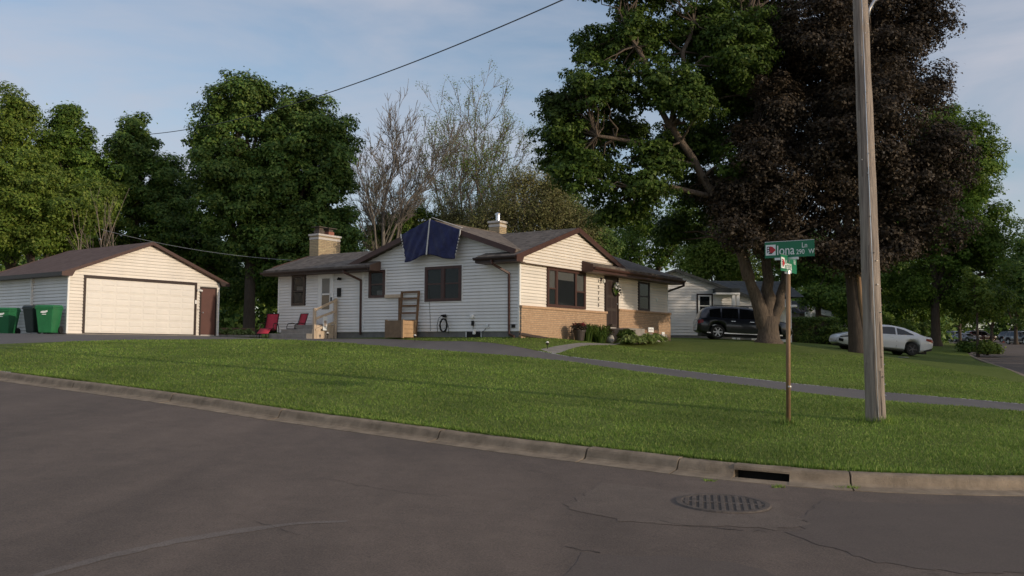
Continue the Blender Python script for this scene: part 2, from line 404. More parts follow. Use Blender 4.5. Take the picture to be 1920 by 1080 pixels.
M['wood'] = mat('raw_lumber', (.42, .27, .15), .8, .2, 6, .3, 30, stretch=(1, 1, .3))
M['wood_pale'] = mat('pale_lumber', (.55, .43, .31), .8, .15, 6, .3, 30, stretch=(1, 1, .3))
M['ply'] = mat('weathered_plywood', (.2, .135, .082), .85, .2, 5, .2, 25)
M['wood_brown'] = mat('stained_wood', (.17, .095, .05), .8, .25, 8, .3, 30)
M['timber'] = mat('landscape_timber', (.22, .13, .08), .9, .25, 6, .5, 25)
M['rubber'] = mat('black_rubber', (.014, .014, .014), .75, .15, 10)
M['bin_green'] = mat('green_bin_plastic', (.022, .16, .058), .5, .12, 3)
M['bin_dark'] = mat('dark_bin_plastic', (.018, .03, .026), .5, .15, 4)
M['chair_red'] = mat('red_sling', (.42, .03, .055), .75, .1, 20, .2, 120)
M['chair_frame'] = mat('dark_bronze_frame', (.03, .022, .02), .4, .1, 10, metal=.5)
M['terracotta'] = mat('dark_plastic_pot', (.045, .035, .03), .6, .15, 6)
M['stone'] = mat('field_stone', (.36, .33, .28), .9, .25, 5, .6, 20)
M['light_lens'] = mat('frosted_lens', (.7, .68, .62), .3, .05, 10)
M['bark'] = mat('grey_bark', (.085, .064, .048), .95, .35, 7, 1.0, 16, stretch=(3, 3, .5), col2=(.165, .125, .092))
M['bark_d'] = mat('dark_bark', (.075, .056, .042), .95, .3, 6, 1.0, 14, stretch=(3, 3, .5))
M['bark_pale'] = mat('pale_bark', (.25, .2, .16), .95, .25, 6, .6, 14, stretch=(3, 3, .5))
M['heartwood'] = mat('bare_heartwood', (.3, .19, .11), .9, .25, 7, .6, 14, stretch=(3, 3, .4))
M['twig'] = mat('grey_twigs', (.17, .145, .12), .95, .3, 3)
M['leaf_maple'] = leafmat('maple_leaves', [(0.0265, 0.0583, 0.0098), (0.0542, 0.1009, 0.0158), (0.0903, 0.1434, 0.0235), (0.1204, 0.1699, 0.0313)])
M['leaf_dense'] = leafmat('dark_green_leaves', [(0.0364, 0.0848, 0.0195), (0.0788, 0.1474, 0.0292), (0.1273, 0.1965, 0.0370), (0.1818, 0.2344, 0.0507)], .25)
M['leaf_olive'] = leafmat('olive_leaves', [(0.0680, 0.1235, 0.0190), (0.1165, 0.1816, 0.0272), (0.1747, 0.2361, 0.0367), (0.2329, 0.2815, 0.0543)])
M['leaf_mid'] = leafmat('mid_green_leaves', [(0.0468, 0.0975, 0.0185), (0.0819, 0.1521, 0.0246), (0.1287, 0.2048, 0.0308), (0.1872, 0.2535, 0.0431)])
M['leaf_bright'] = leafmat('bright_green_leaves', [(0.0540, 0.1071, 0.0132), (0.0945, 0.1701, 0.0220), (0.1485, 0.2268, 0.0308), (0.1890, 0.2520, 0.0440)], .4)
M['leaf_purple'] = leafmat('purple_leaves', [(0.0195, 0.0169, 0.0127), (0.0392, 0.0300, 0.0212), (0.0587, 0.0413, 0.0255), (0.0814, 0.0601, 0.0341)], .2)
M['leaf_brown'] = leafmat('brown_olive_buds', [(0.1181, 0.1092, 0.0448), (0.1674, 0.1638, 0.0574), (0.1969, 0.2075, 0.0718), (0.2363, 0.1966, 0.0897)], .3)
M['leaf_hosta'] = leafmat('hosta_leaves', [(0.1690, 0.2496, 0.0648), (0.2535, 0.3120, 0.1008), (0.3380, 0.3744, 0.1440)], .3)
M['flower_red'] = mat('red_petals', (.25, .02, .03), .7, .2, 20)
M['car_dark'] = mat('dark_navy_paint', (.006, .008, .014), .28, .05, 2, coat=1.0, spec=.5)
M['car_white'] = mat('white_paint', (.76, .76, .77), .3, .03, 2, coat=1.0)
M['car_grey'] = mat('grey_paint', (.1, .1, .11), .3, .03, 2, coat=1.0)
M['car_maroon'] = mat('maroon_paint', (.05, .012, .014), .3, .03, 2, coat=1.0)
M['car_glass'] = mat('dark_car_glass', (.006, .007, .008), .06, .05, 2, spec=.8)
M['car_trim'] = mat('black_plastic', (.012, .012, .013), .55, .1, 10)
M['chrome'] = mat('chrome', (.7, .7, .72), .15, .05, 10, metal=1.0)
M['rim'] = mat('alloy', (.5, .5, .52), .3, .05, 10, metal=.9)
M['rim_dark'] = mat('dark_alloy', (.09, .09, .1), .35, .05, 10, metal=.8)
M['tail'] = mat('red_lens', (.22, .01, .012), .2, .05, 10)
M['lamp'] = mat('clear_lens', (.6, .62, .65), .15, .05, 10, metal=.5)
M['cone'] = mat('orange_cone', (.6, .08, .03), .6, .05, 10)
M['mauve'] = mat('mauve_siding', (.33, .27, .3), .7, .08, 2)
M['wire'] = mat('wire_black', (.06, .06, .065), .6, .05, 5)
M['wire_pale'] = mat('wire_grey', (.32, .33, .33), .5, .05, 5)
M['door_dark'] = mat('dark_door', (.05, .036, .03), .5, .12, 3)
M['iron_dark'] = mat('dirty_grate_pit', (.078, .062, .05), .9, .2, 6)
M['asphalt_mark'] = asphaltmat('scuffed_asphalt', (.135, .112, .096), (.165, .135, .114), cracks=False)
M['soil'] = mat('garden_soil', (.06, .045, .032), .95, .3, 8, .6)

# ------------------------------------------------------------------ terrain
BX, BY = -0.8277, 0.5612                     # direction of the side street (to the left and away)
DX, DY = 0.400, 0.9165                       # direction of the cross street (to the right and away)
ARC_R = 5.1
T0 = (1.77, 10.30)                           # where the straight kerb meets the corner curve
def kerb_curve():
    """road-side edge of the kerb: list of (x, y, road z, arc parameter); parameter 0 at the start of the corner, negative round it"""
    pts = []
    for t in list(np.arange(80, 20, -4)) + list(np.arange(20, 0, -.3)):
        pts.append((T0[0] + BX * t, T0[1] + BY * t, np.interp(t, [0, 2.14, 6.7, 9.35, 14.6, 30, 80], [.15, .22, .42, .57, .80, 1.5, 3.0]), t))
    a0 = math.atan2(-BY, -BX); a1 = math.atan2(DY, DX)
    cx, cy = T0[0] - ARC_R * math.sin(a0), T0[1] + ARC_R * math.cos(a0)
    n = 36
    for i in range(n + 1):
        a = a0 + (a1 - a0) * i / n; s = ARC_R * (a - a0)
        pts.append((cx + ARC_R * math.sin(a), cy - ARC_R * math.cos(a), np.interp(s, [0, 1.9, 3.8, 8.9], [.15, .095, .065, .06]), -s))
    ex, ey = pts[-1][0], pts[-1][1]
    for s in list(np.arange(.5, 30, .5)) + list(np.arange(30, 240, 5)):
        bend = .00012 * max(0, s - 60) ** 2
        pts.append((ex + DX * s + bend * DY, ey + DY * s - bend * DX, np.interp(s, [0, 19, 41, 63, 150, 240], [.06, .66, .99, 1.5, 2.83, 4.2]), -8.9 - s))
    return pts
KC = np.array(kerb_curve())
tang = np.gradient(KC[:, :2], axis=0); tang /= np.linalg.norm(tang, axis=1)[:, None]
KN = np.stack([tang[:, 1], -tang[:, 0]], 1)          # towards the road
KW = .42                                             # kerb and gutter width
BACK = KC[:, :2] - KN * KW

def tps_fit(P, lam=.02):
    P = np.array(P, float); n = len(P)
    d2 = ((P[:, None, :2] - P[None, :, :2]) ** 2).sum(-1)
    K = .5 * d2 * np.log(d2 + 1e-9)
    A = np.zeros((n + 3, n + 3)); A[:n, :n] = K + lam * np.eye(n); A[:n, n] = 1; A[:n, n + 1:] = P[:, :2]; A[n, :n] = 1; A[n + 1:, :n] = P[:, :2].T
    c = np.linalg.solve(A, np.concatenate([P[:, 2], [0, 0, 0]]))
    def ev(Q):
        Q = np.atleast_2d(np.asarray(Q, float)); outv = np.zeros(len(Q))
        for i in range(0, len(Q), 20000):
            q = Q[i:i + 20000]; d = ((q[:, None] - P[None, :, :2]) ** 2).sum(-1)
            outv[i:i + 20000] = (.5 * d * np.log(d + 1e-9)) @ c[:n] + c[n] + q @ c[n + 1:]
        return outv
    return ev

def kpick(vals): return [int(np.argmin(abs(KC[:, 3] - v))) for v in vals]
ki = kpick([80, 60, 40, 25, 14.6, 9.3, 6.7, 3.5, 1.2, 0, -1.9, -3.8, -6.5, -8.9, -14, -20, -28, -40, -55, -72, -100, -150, -240])
LAWN = [(BACK[i, 0], BACK[i, 1], KC[i, 2] + .15) for i in ki]
def gp(px, py, Y): p = at(px, py, Y); LAWN.append((p.x, p.y, p.z))
LOW = [(0, 645, 27), (250, 637, 31), (500, 636, 33), (640, 642, 31), (800, 655, 29), (960, 667, 27), (1060, 677, 25.5), (1260, 705, 22), (1460, 730, 19.5), (1625, 749, 18), (1920, 771, 16.5)]
HIGH = [(800, 639, 33.4), (960, 648, 30.4), (1060, 667, 28.3), (1260, 692, 24.8), (1475, 717, 22), (1660, 735, 20.5), (1920, 757, 19)]
for q in LOW + HIGH: gp(*q)
for q in [(0, 632, 37.5), (1160, 646, 35.5), (1240, 655, 35.5), (1440, 641, 38), (1610, 666, 40), (1390, 637, 50), (1588, 655, 46), (1690, 667, 45.6), (1755, 642, 70),
          (1800, 700, 28), (1600, 700, 27), (1400, 690, 27), (1300, 670, 30)]: gp(*q)
HZ, GZ = EYE + .5712, EYE + .4153
HOUSE_O, HOUSE_YAW = (.2664, 32.2762, HZ), .9748
GAR_O, GAR_YAW = (-16.7871, 34.5578, GZ), .9463
def hw(x, y): c, s = math.cos(HOUSE_YAW), math.sin(HOUSE_YAW); return (HOUSE_O[0] + c * x - s * y, HOUSE_O[1] + s * x + c * y)
def gw(x, y): c, s = math.cos(GAR_YAW), math.sin(GAR_YAW); return (GAR_O[0] + c * x - s * y, GAR_O[1] + s * x + c * y)
for x, y, z in [(0, 0, -.24), (-.3, 3.7, -.24), (-.3, 7.5, -.25), (-.5, 12.4, -.27), (0, 13.5, -.25), (3, -.2, -.26), (6.2, -.2, -.25), (9, -.2, -.25), (12.5, -.2, -.25), (12.6, 6, -.2), (5, 10, -.2), (-2.2, 9.5, -.3)]:
    LAWN.append((*hw(x, y), HZ + z))
for x, y in [(0, 0), (3, 0), (6.8, 0), (6.8, 6.5), (0, 6.5), (-1.2, 3), (3, -1.5)]: LAWN.append((*gw(x, y), GZ - .03))
LAWN += [(-20, 55, 2.1), (0, 58, 2.2), (20, 62, 2.1), (-60, 45, 3.1), (-60, 110, 3.2), (0, 120, 3.2), (40, 110, 2.9), (-30, 200, 4), (60, 220, 4), (-120, 120, 5), (140, 320, 5), (-140, 320, 6)]
lawn_z = tps_fit(LAWN)
def gz(x, y): return float(lawn_z([(x, y)])[0])
ROAD = [(KC[i, 0], KC[i, 1], KC[i, 2]) for i in ki]
ROAD += [(0, 0, 0), (0, 5, .04), (-8, 6, .3), (-20, 12, .85), (10, 2, .02), (18, 12, .12), (26, 28, .62), (36, 50, 1.0), (-6, -8, .1), (8, -10, -.05), (-40, 22, 1.8), (80, 140, 2.8), (110, 210, 4.0)]
road_z = tps_fit(ROAD)

def pip(poly, Q):
    poly = np.asarray(poly); x, y = Q[:, 0], Q[:, 1]; inside = np.zeros(len(Q), bool); j = len(poly) - 1
    for i in range(len(poly)):
        xi, yi = poly[i]; xj, yj = poly[j]
        c = ((yi > y) != (yj > y)) & (x < (xj - xi) * (y - yi) / (yj - yi + 1e-12) + xi)
        inside ^= c; j = i
    return inside

# driveway outline (world)
def gxy(q): p = at(*q); return (p.x, p.y)
kd = kpick([-9.9 - 8.5, -9.9 - 4.6])
drive_poly = [gxy(q) for q in LOW[:-1]] + [gxy((1920, 771, 16.5)), (10.9, 15.2), tuple(BACK[kpick([-12.4])[0]]), tuple(BACK[kpick([-15.6])[0]]), (11.9, 18.6)]
drive_poly += [gxy(q) for q in HIGH[::-1]]
drive_poly += [hw(-1.15, 6.2), hw(-1.3, 8.6), hw(-.02, 8.7), hw(-.02, 12.3), hw(-1.0, 13.4), gw(7.4, 1.2), gw(6.8, -.02), gw(-.02, -.02), gw(-.02, 6.0), gw(-2.6, 6.4), gxy((-120, 640, 33)), gxy((-90, 650, 26.5))]
walk_poly = [gxy((1013, 655, 29.7)), gxy((1040, 662, 28.7)), gxy((1085, 656, 31.0)), gxy((1140, 649, 33.3)), gxy((1165, 640, 36.4)), gxy((1120, 645, 34.2)), gxy((1070, 651, 31.6))]

bound = [tuple(p) for p in BACK] + [(150, 600), (-300, 600), (-300, 70)]
far_pts = []
def scatter(x0, x1, y0, y1, st):
    xs, ys = np.meshgrid(np.arange(x0, x1, st), np.arange(y0, y1, st)); q = np.stack([xs.ravel(), ys.ravel()], 1)
    return q + rng.uniform(-.3, .3, q.shape) * st
inner = np.concatenate([scatter(-22, 22, 8, 34, .7), scatter(-45, 60, 30, 62, 1.6), scatter(-120, 120, 62, 180, 8), scatter(-290, 145, 180, 590, 30)])
inner = inner[pip(bound, inner)]
# keep clear of the edges
dk = np.min(((inner[:, None] - BACK[None]) ** 2).sum(-1), 1); inner = inner[dk > .1]
def dens(poly, step=1.0):
    o_ = []
    for a, b in zip(poly, poly[1:] + poly[:1]):
        n = max(1, int(math.dist(a, b) / step))
        o_ += [(a[0] + (b[0] - a[0]) * i / n, a[1] + (b[1] - a[1]) * i / n) for i in range(n)]
    return o_
bd, dd, wd_ = bound, dens(drive_poly, .8), dens(walk_poly, .8)
vin = [Vector(p) for p in bd + dd + wd_] + [Vector(p) for p in inner]
ein = []
o0 = 0
for poly in (bd, dd, wd_):
    n = len(poly); ein += [(o0 + i, o0 + (i + 1) % n) for i in range(n)]; o0 += n
cv, ce, cf, *_ = delaunay_2d_cdt(vin, ein, [], 0, 1e-4)
cv = np.array([(v.x, v.y) for v in cv]); tri = np.array([f for f in cf if len(f) == 3])
cen = cv[tri].mean(1); inb = pip(bd, cen); ind = pip(drive_poly, cen) & inb; inw = pip(walk_poly, cen) & inb & ~ind
cz = lawn_z(cv)
V3 = np.column_stack([cv, cz])
def submesh(name, mask, m, dz=0):
    t = tri[mask]; u, inv = np.unique(t, return_inverse=True)
    v = V3[u].copy(); v[:, 2] += dz
    t = inv.reshape(-1, 3)
    a = v[t]; nrm = np.cross(a[:, 1] - a[:, 0], a[:, 2] - a[:, 0])[:, 2]
    t[nrm < 0] = t[nrm < 0][:, ::-1]
    o = np_mesh(name, v, t, m, tri=True); o.data.polygons.foreach_set('use_smooth', [True] * len(t)); return o
tag(submesh('lawn', inb & ~ind & ~inw, M['lawn']), 'sloping mown green lawn around the houses', kind='structure')
tag(submesh('driveway', ind, M['drive'], -.006), 'grey asphalt driveway running past the house to the garage', kind='structure')
tag(submesh('front_walk', inw, M['concrete'], .004), 'pale concrete walk leading from the driveway to the front steps', kind='structure')

# road sheet: from the kerb out across the street
def road_w(t): return float(np.interp(-t, [0, 11, 17, 26], [30, 30, 15, 10.5]))
def verge_z(x, y):
    d = np.hypot(KC[:, 0] - x, KC[:, 1] - y); i = int(np.argmin(d)); return float(KC[i, 2] + .12 + .004 * d[i])
offs = [0, .25, .6] + [1 + .5 * k for k in range(22)] + [14, 17, 21, 25, 30]
rows = []
for i in range(len(KC)):
    lim = road_w(KC[i, 3])
    rows.append([(KC[i, 0] + KN[i, 0] * min(o_, lim) , KC[i, 1] + KN[i, 1] * min(o_, lim)) for o_ in offs])
R2 = np.array(rows); RZ = road_z(R2.reshape(-1, 2)).reshape(R2.shape[:2]); RZ[:, 0] = KC[:, 2]
RP = np.dstack([R2, RZ])
nr, nc = RP.shape[:2]; idx = np.arange(nr * nc).reshape(nr, nc)
q = np.stack([idx[:-1, :-1], idx[:-1, 1:], idx[1:, 1:], idx[1:, :-1]], -1).reshape(-1, 4)[:, ::-1]
road = np_mesh('road', RP.reshape(-1, 3), q, M['asphalt']); road.data.polygons.foreach_set('use_smooth', [True] * len(q))
tag(road, 'worn grey asphalt street and corner junction', kind='structure')
# ground beyond the cross street
fo = [i for i in range(len(KC)) if KC[i, 3] < -16]
far_g = MB().grid([[(KC[i, 0] + KN[i, 0] * d, KC[i, 1] + KN[i, 1] * d, KC[i, 2] + .12 + .004 * d) for d in [road_w(KC[i, 3]) + q for q in (0, 3, 12, 30, 110)]] for i in fo]).build('verge', M['lawn'], fix=True)
tag(far_g, 'grass verge on the far side of the cross street', kind='structure')

fk = MB(); prof_ = [(0, -.2), (0, .10), (.03, .13), (.18, .135), (.2, -.2)]
fk.grid([[(KC[i, 0] + KN[i, 0] * (road_w(KC[i, 3]) - .1 + u), KC[i, 1] + KN[i, 1] * (road_w(KC[i, 3]) - .1 + u), KC[i, 2] + z_) for u, z_ in prof_] for i in fo])
tag(fk.build('far_kerb', M['kerb']), 'plain concrete kerb along the far side of the cross street', kind='structure')
# kerb: one object per cast section
kerb = empty('kerb'); tag(kerb, 'weathered concrete kerb and gutter curving round the corner', kind='structure')
def ksample(t):
    """interpolated kerb frame at arc parameter t"""
    o = np.argsort(KC[:, 3]); s = KC[o, 3]
    f = lambda a: np.interp(t, s, a[o])
    p = np.array([f(KC[:, 0]), f(KC[:, 1]), f(KC[:, 2])]); n = np.array([f(KN[:, 0]), f(KN[:, 1])]); n /= np.linalg.norm(n); return p, n
PROF = [(-.425, -.25), (-.425, .140), (-.40, .152), (-.29, .150), (-.262, .137), (-.245, .115), (-.215, .05), (-.19, .028), (.0, .006), (.004, -.25)]
def ksec(t0, t1, prof=PROF, gap=.012, name='kerb_section', m=None, jit=True):
    n = max(2, int(abs(t1 - t0) / .3)); P = []
    jz = rng.uniform(-.006, .006) if jit else 0
    a, b = (t0 - gap, t1 + gap) if t0 > t1 else (t0 + gap, t1 - gap)
    for i in range(n + 1):
        p, nn = ksample(a + (b - a) * i / n)
        wob = rng.normal(0, .0022, len(prof)) if jit else np.zeros(len(prof))
        P.append([(p[0] + nn[0] * v, p[1] + nn[1] * v, p[2] + z + (jz if z > .1 else 0) + (wob[j] if z > .02 else 0)) for j, (v, z) in enumerate(prof)])
    mb = MB().grid(P); k = len(prof)
    mb.f.append(tuple(range(k))); e = n * k; mb.f.append(tuple(e + j for j in range(k - 1, -1, -1)))
    return mb.build(name, m or M['kerb'], kerb, fix=True)
joints = [45, 42, 39, 36, 33, 30, 27, 24, 21, 18.2, 15.3, 12.3, 9.3, 6.6, 3.47, 1.2, 0]
for a, b in zip(joints, joints[1:]): ksec(a, b)
ksec(80, 45)
IN0, IN1 = -.68, -1.28                                # the storm inlet slot
ksec(0, IN0, gap=.006); ksec(IN1, -1.93, gap=.006)
LINT = [(-.425, .088), (-.425, .145), (-.40, .158), (-.285, .156), (-.25, .14), (-.236, .118), (-.236, .092)]
ksec(IN0, IN1, LINT, gap=-.008, name='inlet_lintel')
ksec(IN0, IN1, [(-.425, -.25), (-.425, -.03), (-.21, -.01), (-.19, .02), (0, .006), (.004, -.25)], gap=-.008, name='inlet_gutter')
ksec(IN0, IN1, [(-.47, -.3), (-.47, .12), (-.43, .12), (-.43, -.3)], gap=-.05, name='inlet_throat', m=M['black'], jit=False)
j2 = [-1.93, -4.9, -7.9] + [-8.9 - 2.0 - 3 * k for k in range(20)]
for a, b in zip(j2, j2[1:]): ksec(a, b)
ksec(j2[-1], -240)

# storm grate in the road
gx_, gy_ = 1.98, 8.66; gzr = float(road_z([(gx_, gy_)])[0])
grate = empty('storm_grate', (gx_, gy_, gzr), math.radians(8), 'round cast iron storm grate set in the road by the kerb inlet', 'grate')
slope_x = (float(road_z([(gx_ + .4, gy_)])[0]) - gzr) / .4; slope_y = (float(road_z([(gx_, gy_ + .4)])[0]) - gzr) / .4
grate.rotation_euler = (math.atan(slope_y), -math.atan(slope_x), -.20)
MB().lathe([(.37, .002), (.37, .012), (.385, .02), (.43, .02), (.445, .006)], 40, cap=False).build('frame', M['iron'], grate)
MB().lathe([(.372, -.004), (.372, .012)], 40).build('pit', M['iron_dark'], grate)
for k in range(11):
    x = -.33 + k * .066; hl = math.sqrt(max(.001, .37 ** 2 - x * x))
    MB().box(x - .019, x + .019, -hl, hl, .004, .0185).build('bar', M['iron'], grate, bevel=.004)
MB().box(-.37, .37, -.03, .03, .005, .017).build('crossbar', M['iron'], grate)

# patches in the asphalt
def patch(name, pts, m, label, dz, jag=.06, seed=1, hole=None):
    r_ = random.Random(seed); o_ = []
    for a, b in zip(pts, pts[1:] + pts[:1]):
        n = max(2, int(math.dist(a, b) / .09))
        for i in range(n):
            o_.append((a[0] + (b[0] - a[0]) * i / n + r_.gauss(0, jag), a[1] + (b[1] - a[1]) * i / n + r_.gauss(0, jag)))
    mid = np.mean(o_, 0); q2 = scatter(min(p[0] for p in o_), max(p[0] for p in o_), min(p[1] for p in o_), max(p[1] for p in o_), .5)
    q2 = q2[pip(o_, q2)]
    vi = [Vector(p) for p in o_] + [Vector(p) for p in q2]; n = len(o_)
    a, _, f, *_ = delaunay_2d_cdt(vi, [(i, (i + 1) % n) for i in range(n)], [], 1, 1e-4)
    a = np.array([(v.x, v.y) for v in a]); t = np.array([x for x in f if len(x) == 3])
    t = t[pip(o_, a[t].mean(1))]
    v = np.column_stack([a, road_z(a) + dz]); c = v[t]; nn = np.cross(c[:, 1] - c[:, 0], c[:, 2] - c[:, 0])[:, 2]; t[nn < 0] = t[nn < 0][:, ::-1]
    return tag(np_mesh(name, v, t, m, tri=True), label, kind='structure')
def rd(px, py):
    """road point under a photo pixel"""
    d = FW + RI * (px - 960) / FPX + UP * (540 - py) / FPX; Y = 8.0
    for _ in range(30):
        p = d * (Y / d[1]); z = float(road_z([(p[0], p[1])])[0]); Y = (z - EYE) / d[2] * d[1]
    return (d[0] * Y / d[1], Y)
patch('asphalt_patch', [rd(*q) for q in [(1130, 905), (1330, 928), (1450, 940), (1480, 962), (1518, 985), (1440, 992), (1300, 985), (1160, 978), (1060, 950)]], M['asphalt_light'], 'lighter worn asphalt round the storm grate', .003, .03, 3)
patch('asphalt_patch', [rd(*q) for q in [(1545, 938), (1700, 945), (1930, 946), (2100, 960), (2100, 1078), (1800, 1074), (1640, 1054), (1530, 1018), (1480, 1000), (1515, 984), (1500, 972)]], M['asphalt_dark'], 'smooth darker asphalt patch beside the corner kerb', .003, .022, 5)
patch('asphalt_patch', [rd(*q) for q in [(1090, 1040), (1300, 1046), (1440, 1070), (1500, 1100), (1300, 1120), (1050, 1095)]], M['asphalt_dark'], 'small smooth asphalt repair in the middle of the street', .003, .025, 8)
arc = [(60, 1078), (190, 1042), (330, 1010), (460, 990), (560, 979), (650, 976)]
patch('tyre_mark', [rd(*q) for q in arc] + [rd(x, y + 4 + 5 * (i < 4)) for i, (x, y) in reversed(list(enumerate(arc)))], M['asphalt_mark'], 'faint pale curved tyre mark on the asphalt', .0025, .006, 21)
# cracks that run along the road
crack = MB()
def cracks(pl, wd0, seed):
    r_ = random.Random(seed); P = [rd(*q) for q in pl]
    for a, b in zip(P, P[1:]):
        n = max(2, int(math.dist(a, b) / .06)); prev = None
        for i in range(n + 1):
            x = a[0] + (b[0] - a[0]) * i / n + r_.gauss(0, .012); y = a[1] + (b[1] - a[1]) * i / n + r_.gauss(0, .022); h = wd0 * r_.uniform(.2, 1)
            z = float(road_z([(x, y)])[0]) + .0045
            cur = ((x, y - h, z), (x, y + h, z))
            if prev and r_.random() > .12: crack.add([prev[0], cur[0], cur[1], prev[1]], [(0, 1, 2, 3)])
            prev = cur
cracks([(1235, 978), (1290, 986), (1380, 994), (1440, 998)], .008, 1); cracks([(1255, 955), (1275, 968), (1300, 974)], .004, 2)
cracks([(1395, 962), (1420, 976), (1440, 985)], .004, 3); cracks([(1060, 1026), (1120, 1036)], .012, 4); cracks([(430, 960), (500, 985), (560, 1005)], .004, 5)
cracks([(980, 880), (1100, 905), (1210, 918)], .004, 6); cracks([(1560, 935), (1600, 960), (1610, 975)], .004, 7); cracks([(150, 770), (330, 800), (480, 838)], .004, 8)
cracks([(1700, 1065), (1800, 1090)], .008, 9); cracks([(620, 900), (760, 925), (840, 930)], .006, 10)
tag(crack.build('road_crack', M['black']), 'dark cracks in the asphalt surface', kind='stuff')

# grass blades on the lawn
def blades(n, x0, x1, y0, y1, hmin, hmax, wmul, name, label):
    # more blades nearer the street
    u = rng.random(n * 2); Y = y0 * (y1 / y0) ** u; X = rng.uniform(-.62, .62, n * 2) * Y
    Q = np.column_stack([X, Y]); ok = pip(bd, Q) & ~pip(drive_poly, Q) & ~pip(walk_poly, Q) & (X > x0) & (X < x1); Q = Q[ok][:n]
    dd2 = np.min(((Q[:, None] - BACK[None, ::3]) ** 2).sum(-1), 1) if len(Q) < 400000 else 0
    z = lawn_z(Q); k = len(Q); h = rng.uniform(hmin, hmax, k) * (0.75 + .5 * np.sin(Q[:, 0] * 1.7 + np.sin(Q[:, 1] * 1.3) * 2) ** 2)
    wd = (.0035 + .0010 * Q[:, 1]) * wmul * rng.uniform(.6, 1.3, k); a = rng.uniform(0, 2 * PI, k); lean = rng.normal(0, .6, (k, 2)) * h[:, None]
    dx, dy = np.cos(a) * wd / 2, np.sin(a) * wd / 2
    v = np.empty((k, 3, 3)); v[:, 0] = np.column_stack([Q[:, 0] - dx, Q[:, 1] - dy, z - .01]); v[:, 1] = np.column_stack([Q[:, 0] + dx, Q[:, 1] + dy, z - .01])
    v[:, 2] = np.column_stack([Q + lean, z + h])
    o = np_mesh(name, v.reshape(-1, 3), np.arange(k * 3).reshape(-1, 3), M['blade'], tri=True)
    return tag(o, label, 'grass', kind='stuff')
blades(220000, -14, 14, 9.3, 34, .014, .04, 1.0, 'grass', 'short green grass blades covering the lawn')
# rougher tufts hanging over the kerb
i0 = rng.integers(kpick([15])[0], kpick([-8])[0], 16000); f0 = rng.random(16000)
E0 = BACK[i0] * (1 - f0)[:, None] + BACK[i0 + 1] * f0[:, None] - KN[i0] * rng.exponential(.07, 16000)[:, None]
z0 = KC[i0, 2] * (1 - f0) + KC[i0 + 1, 2] * f0 + .14; k = len(E0); h = rng.uniform(.015, .06, k) * rng.uniform(.5, 1.5, k); a = rng.uniform(0, 2 * PI, k); wd = rng.uniform(.006, .014, k)
v = np.empty((k, 3, 3)); ln = KN[i0] * rng.normal(.02, .045, k)[:, None]
v[:, 0] = np.column_stack([E0[:, 0] - np.cos(a) * wd, E0[:, 1] - np.sin(a) * wd, z0]); v[:, 1] = np.column_stack([E0[:, 0] + np.cos(a) * wd, E0[:, 1] + np.sin(a) * wd, z0])
v[:, 2] = np.column_stack([E0 + ln, z0 + h])
tag(np_mesh('grass_edge', v.reshape(-1, 3), np.arange(k * 3).reshape(-1, 3), M['blade'], tri=True), 'longer grass fringe along the back of the kerb', 'grass', kind='stuff')
# weeds in the gutter joints
def weed(px, py, n, sp, h, label):
    x, y = rd(px, py); z = float(road_z([(x, y)])[0]); mb = MB()
    for _ in range(n):
        a = random.uniform(0, 6.28); r_ = random.random() * sp; bx, by = x + r_ * math.cos(a), y + r_ * .5 * math.sin(a)
        tx, ty, hh = bx + random.gauss(0, .03), by + random.gauss(0, .03), random.uniform(.3, 1) * h; w2 = .008
        mb.add([(bx - w2, by, z), (bx + w2, by, z), (tx, ty, z + hh)], [(0, 1, 2)])
    tag(mb.build('weed_tuft', M['blade']), label, 'weed', 'weeds in the gutter')
weed(1592, 917, 60, .12, .05, 'weed tuft growing at the kerb joint beside the dark asphalt patch')
weed(1458, 914, 40, .08, .04, 'weed tuft growing just below the storm inlet slot')
weed(1330, 902, 40, .10, .03, 'weed tuft in the gutter before the storm inlet')

# ------------------------------------------------------------------ building kit
class Face:
    """a vertical wall plane in a building's own frame: s runs along it, d stands out of it"""
    def __init__(f, kind, off=0.0): f.kind, f.off = kind, off
    def p(f, s, d, z):
        if f.kind == 'L': return (f.off - d, s, z)       # outward is -x, s = y
        if f.kind == 'R': return (s, f.off - d, z)       # outward is -y, s = x
    def box(f, mb, s0, s1, d0, d1, z0, z1):
        a = f.p(s0, d0, z0); b = f.p(s1, d1, z1)
        return mb.box(a[0], b[0], a[1], b[1], a[2], b[2])

def siding(face, z0, z1, step, lo, hi, holes, m, parent, seed=0):
    """lapped boards, one object each; lo(z), hi(z) bound the wall, holes = (s0,s1,z0,z1)"""
    r_ = random.Random(seed); n = max(1, round((z1 - z0) / step)); st = (z1 - z0) / n
    for i in range(n):
        a, b = z0 + i * st, z0 + (i + 1) * st
        l0, l1, h0, h1 = lo(a), lo(b), hi(a), hi(b)
        if h0 - l0 < .05: continue
        if h1 < l1: l1 = h1 = (l1 + h1) / 2
        spans = [(l0, l1, h0, h1)]
        for s0, s1, q0, q1 in holes:
            if b <= q0 + .02 or a >= q1 - .02: continue
            new = []
            for (x0, x1, y0, y1) in spans:
                if s1 <= min(x0, x1) or s0 >= max(y0, y1): new.append((x0, x1, y0, y1)); continue
                if s0 > x0 + .04: new.append((x0, min(x1, s0), s0, s0))
                if s1 < y0 - .04: new.append((s1, s1, y0, max(y1, s1)))
            spans = new
        for (x0, x1, y0, y1) in spans:
            j = r_.uniform(-.0015, .0015); pb, pt = .024 + j, .004; b_ = b - .028
            P = face.p
            MB().hexa([P(x0, -.02, a), P(y0, -.02, a), P(y0, pb, a), P(x0, pb, a),
                       P(x1, -.02, b_), P(y1, -.02, b_), P(y1, pt, b_), P(x1, pt, b_)]).build('siding_board', m, parent, fix=True)

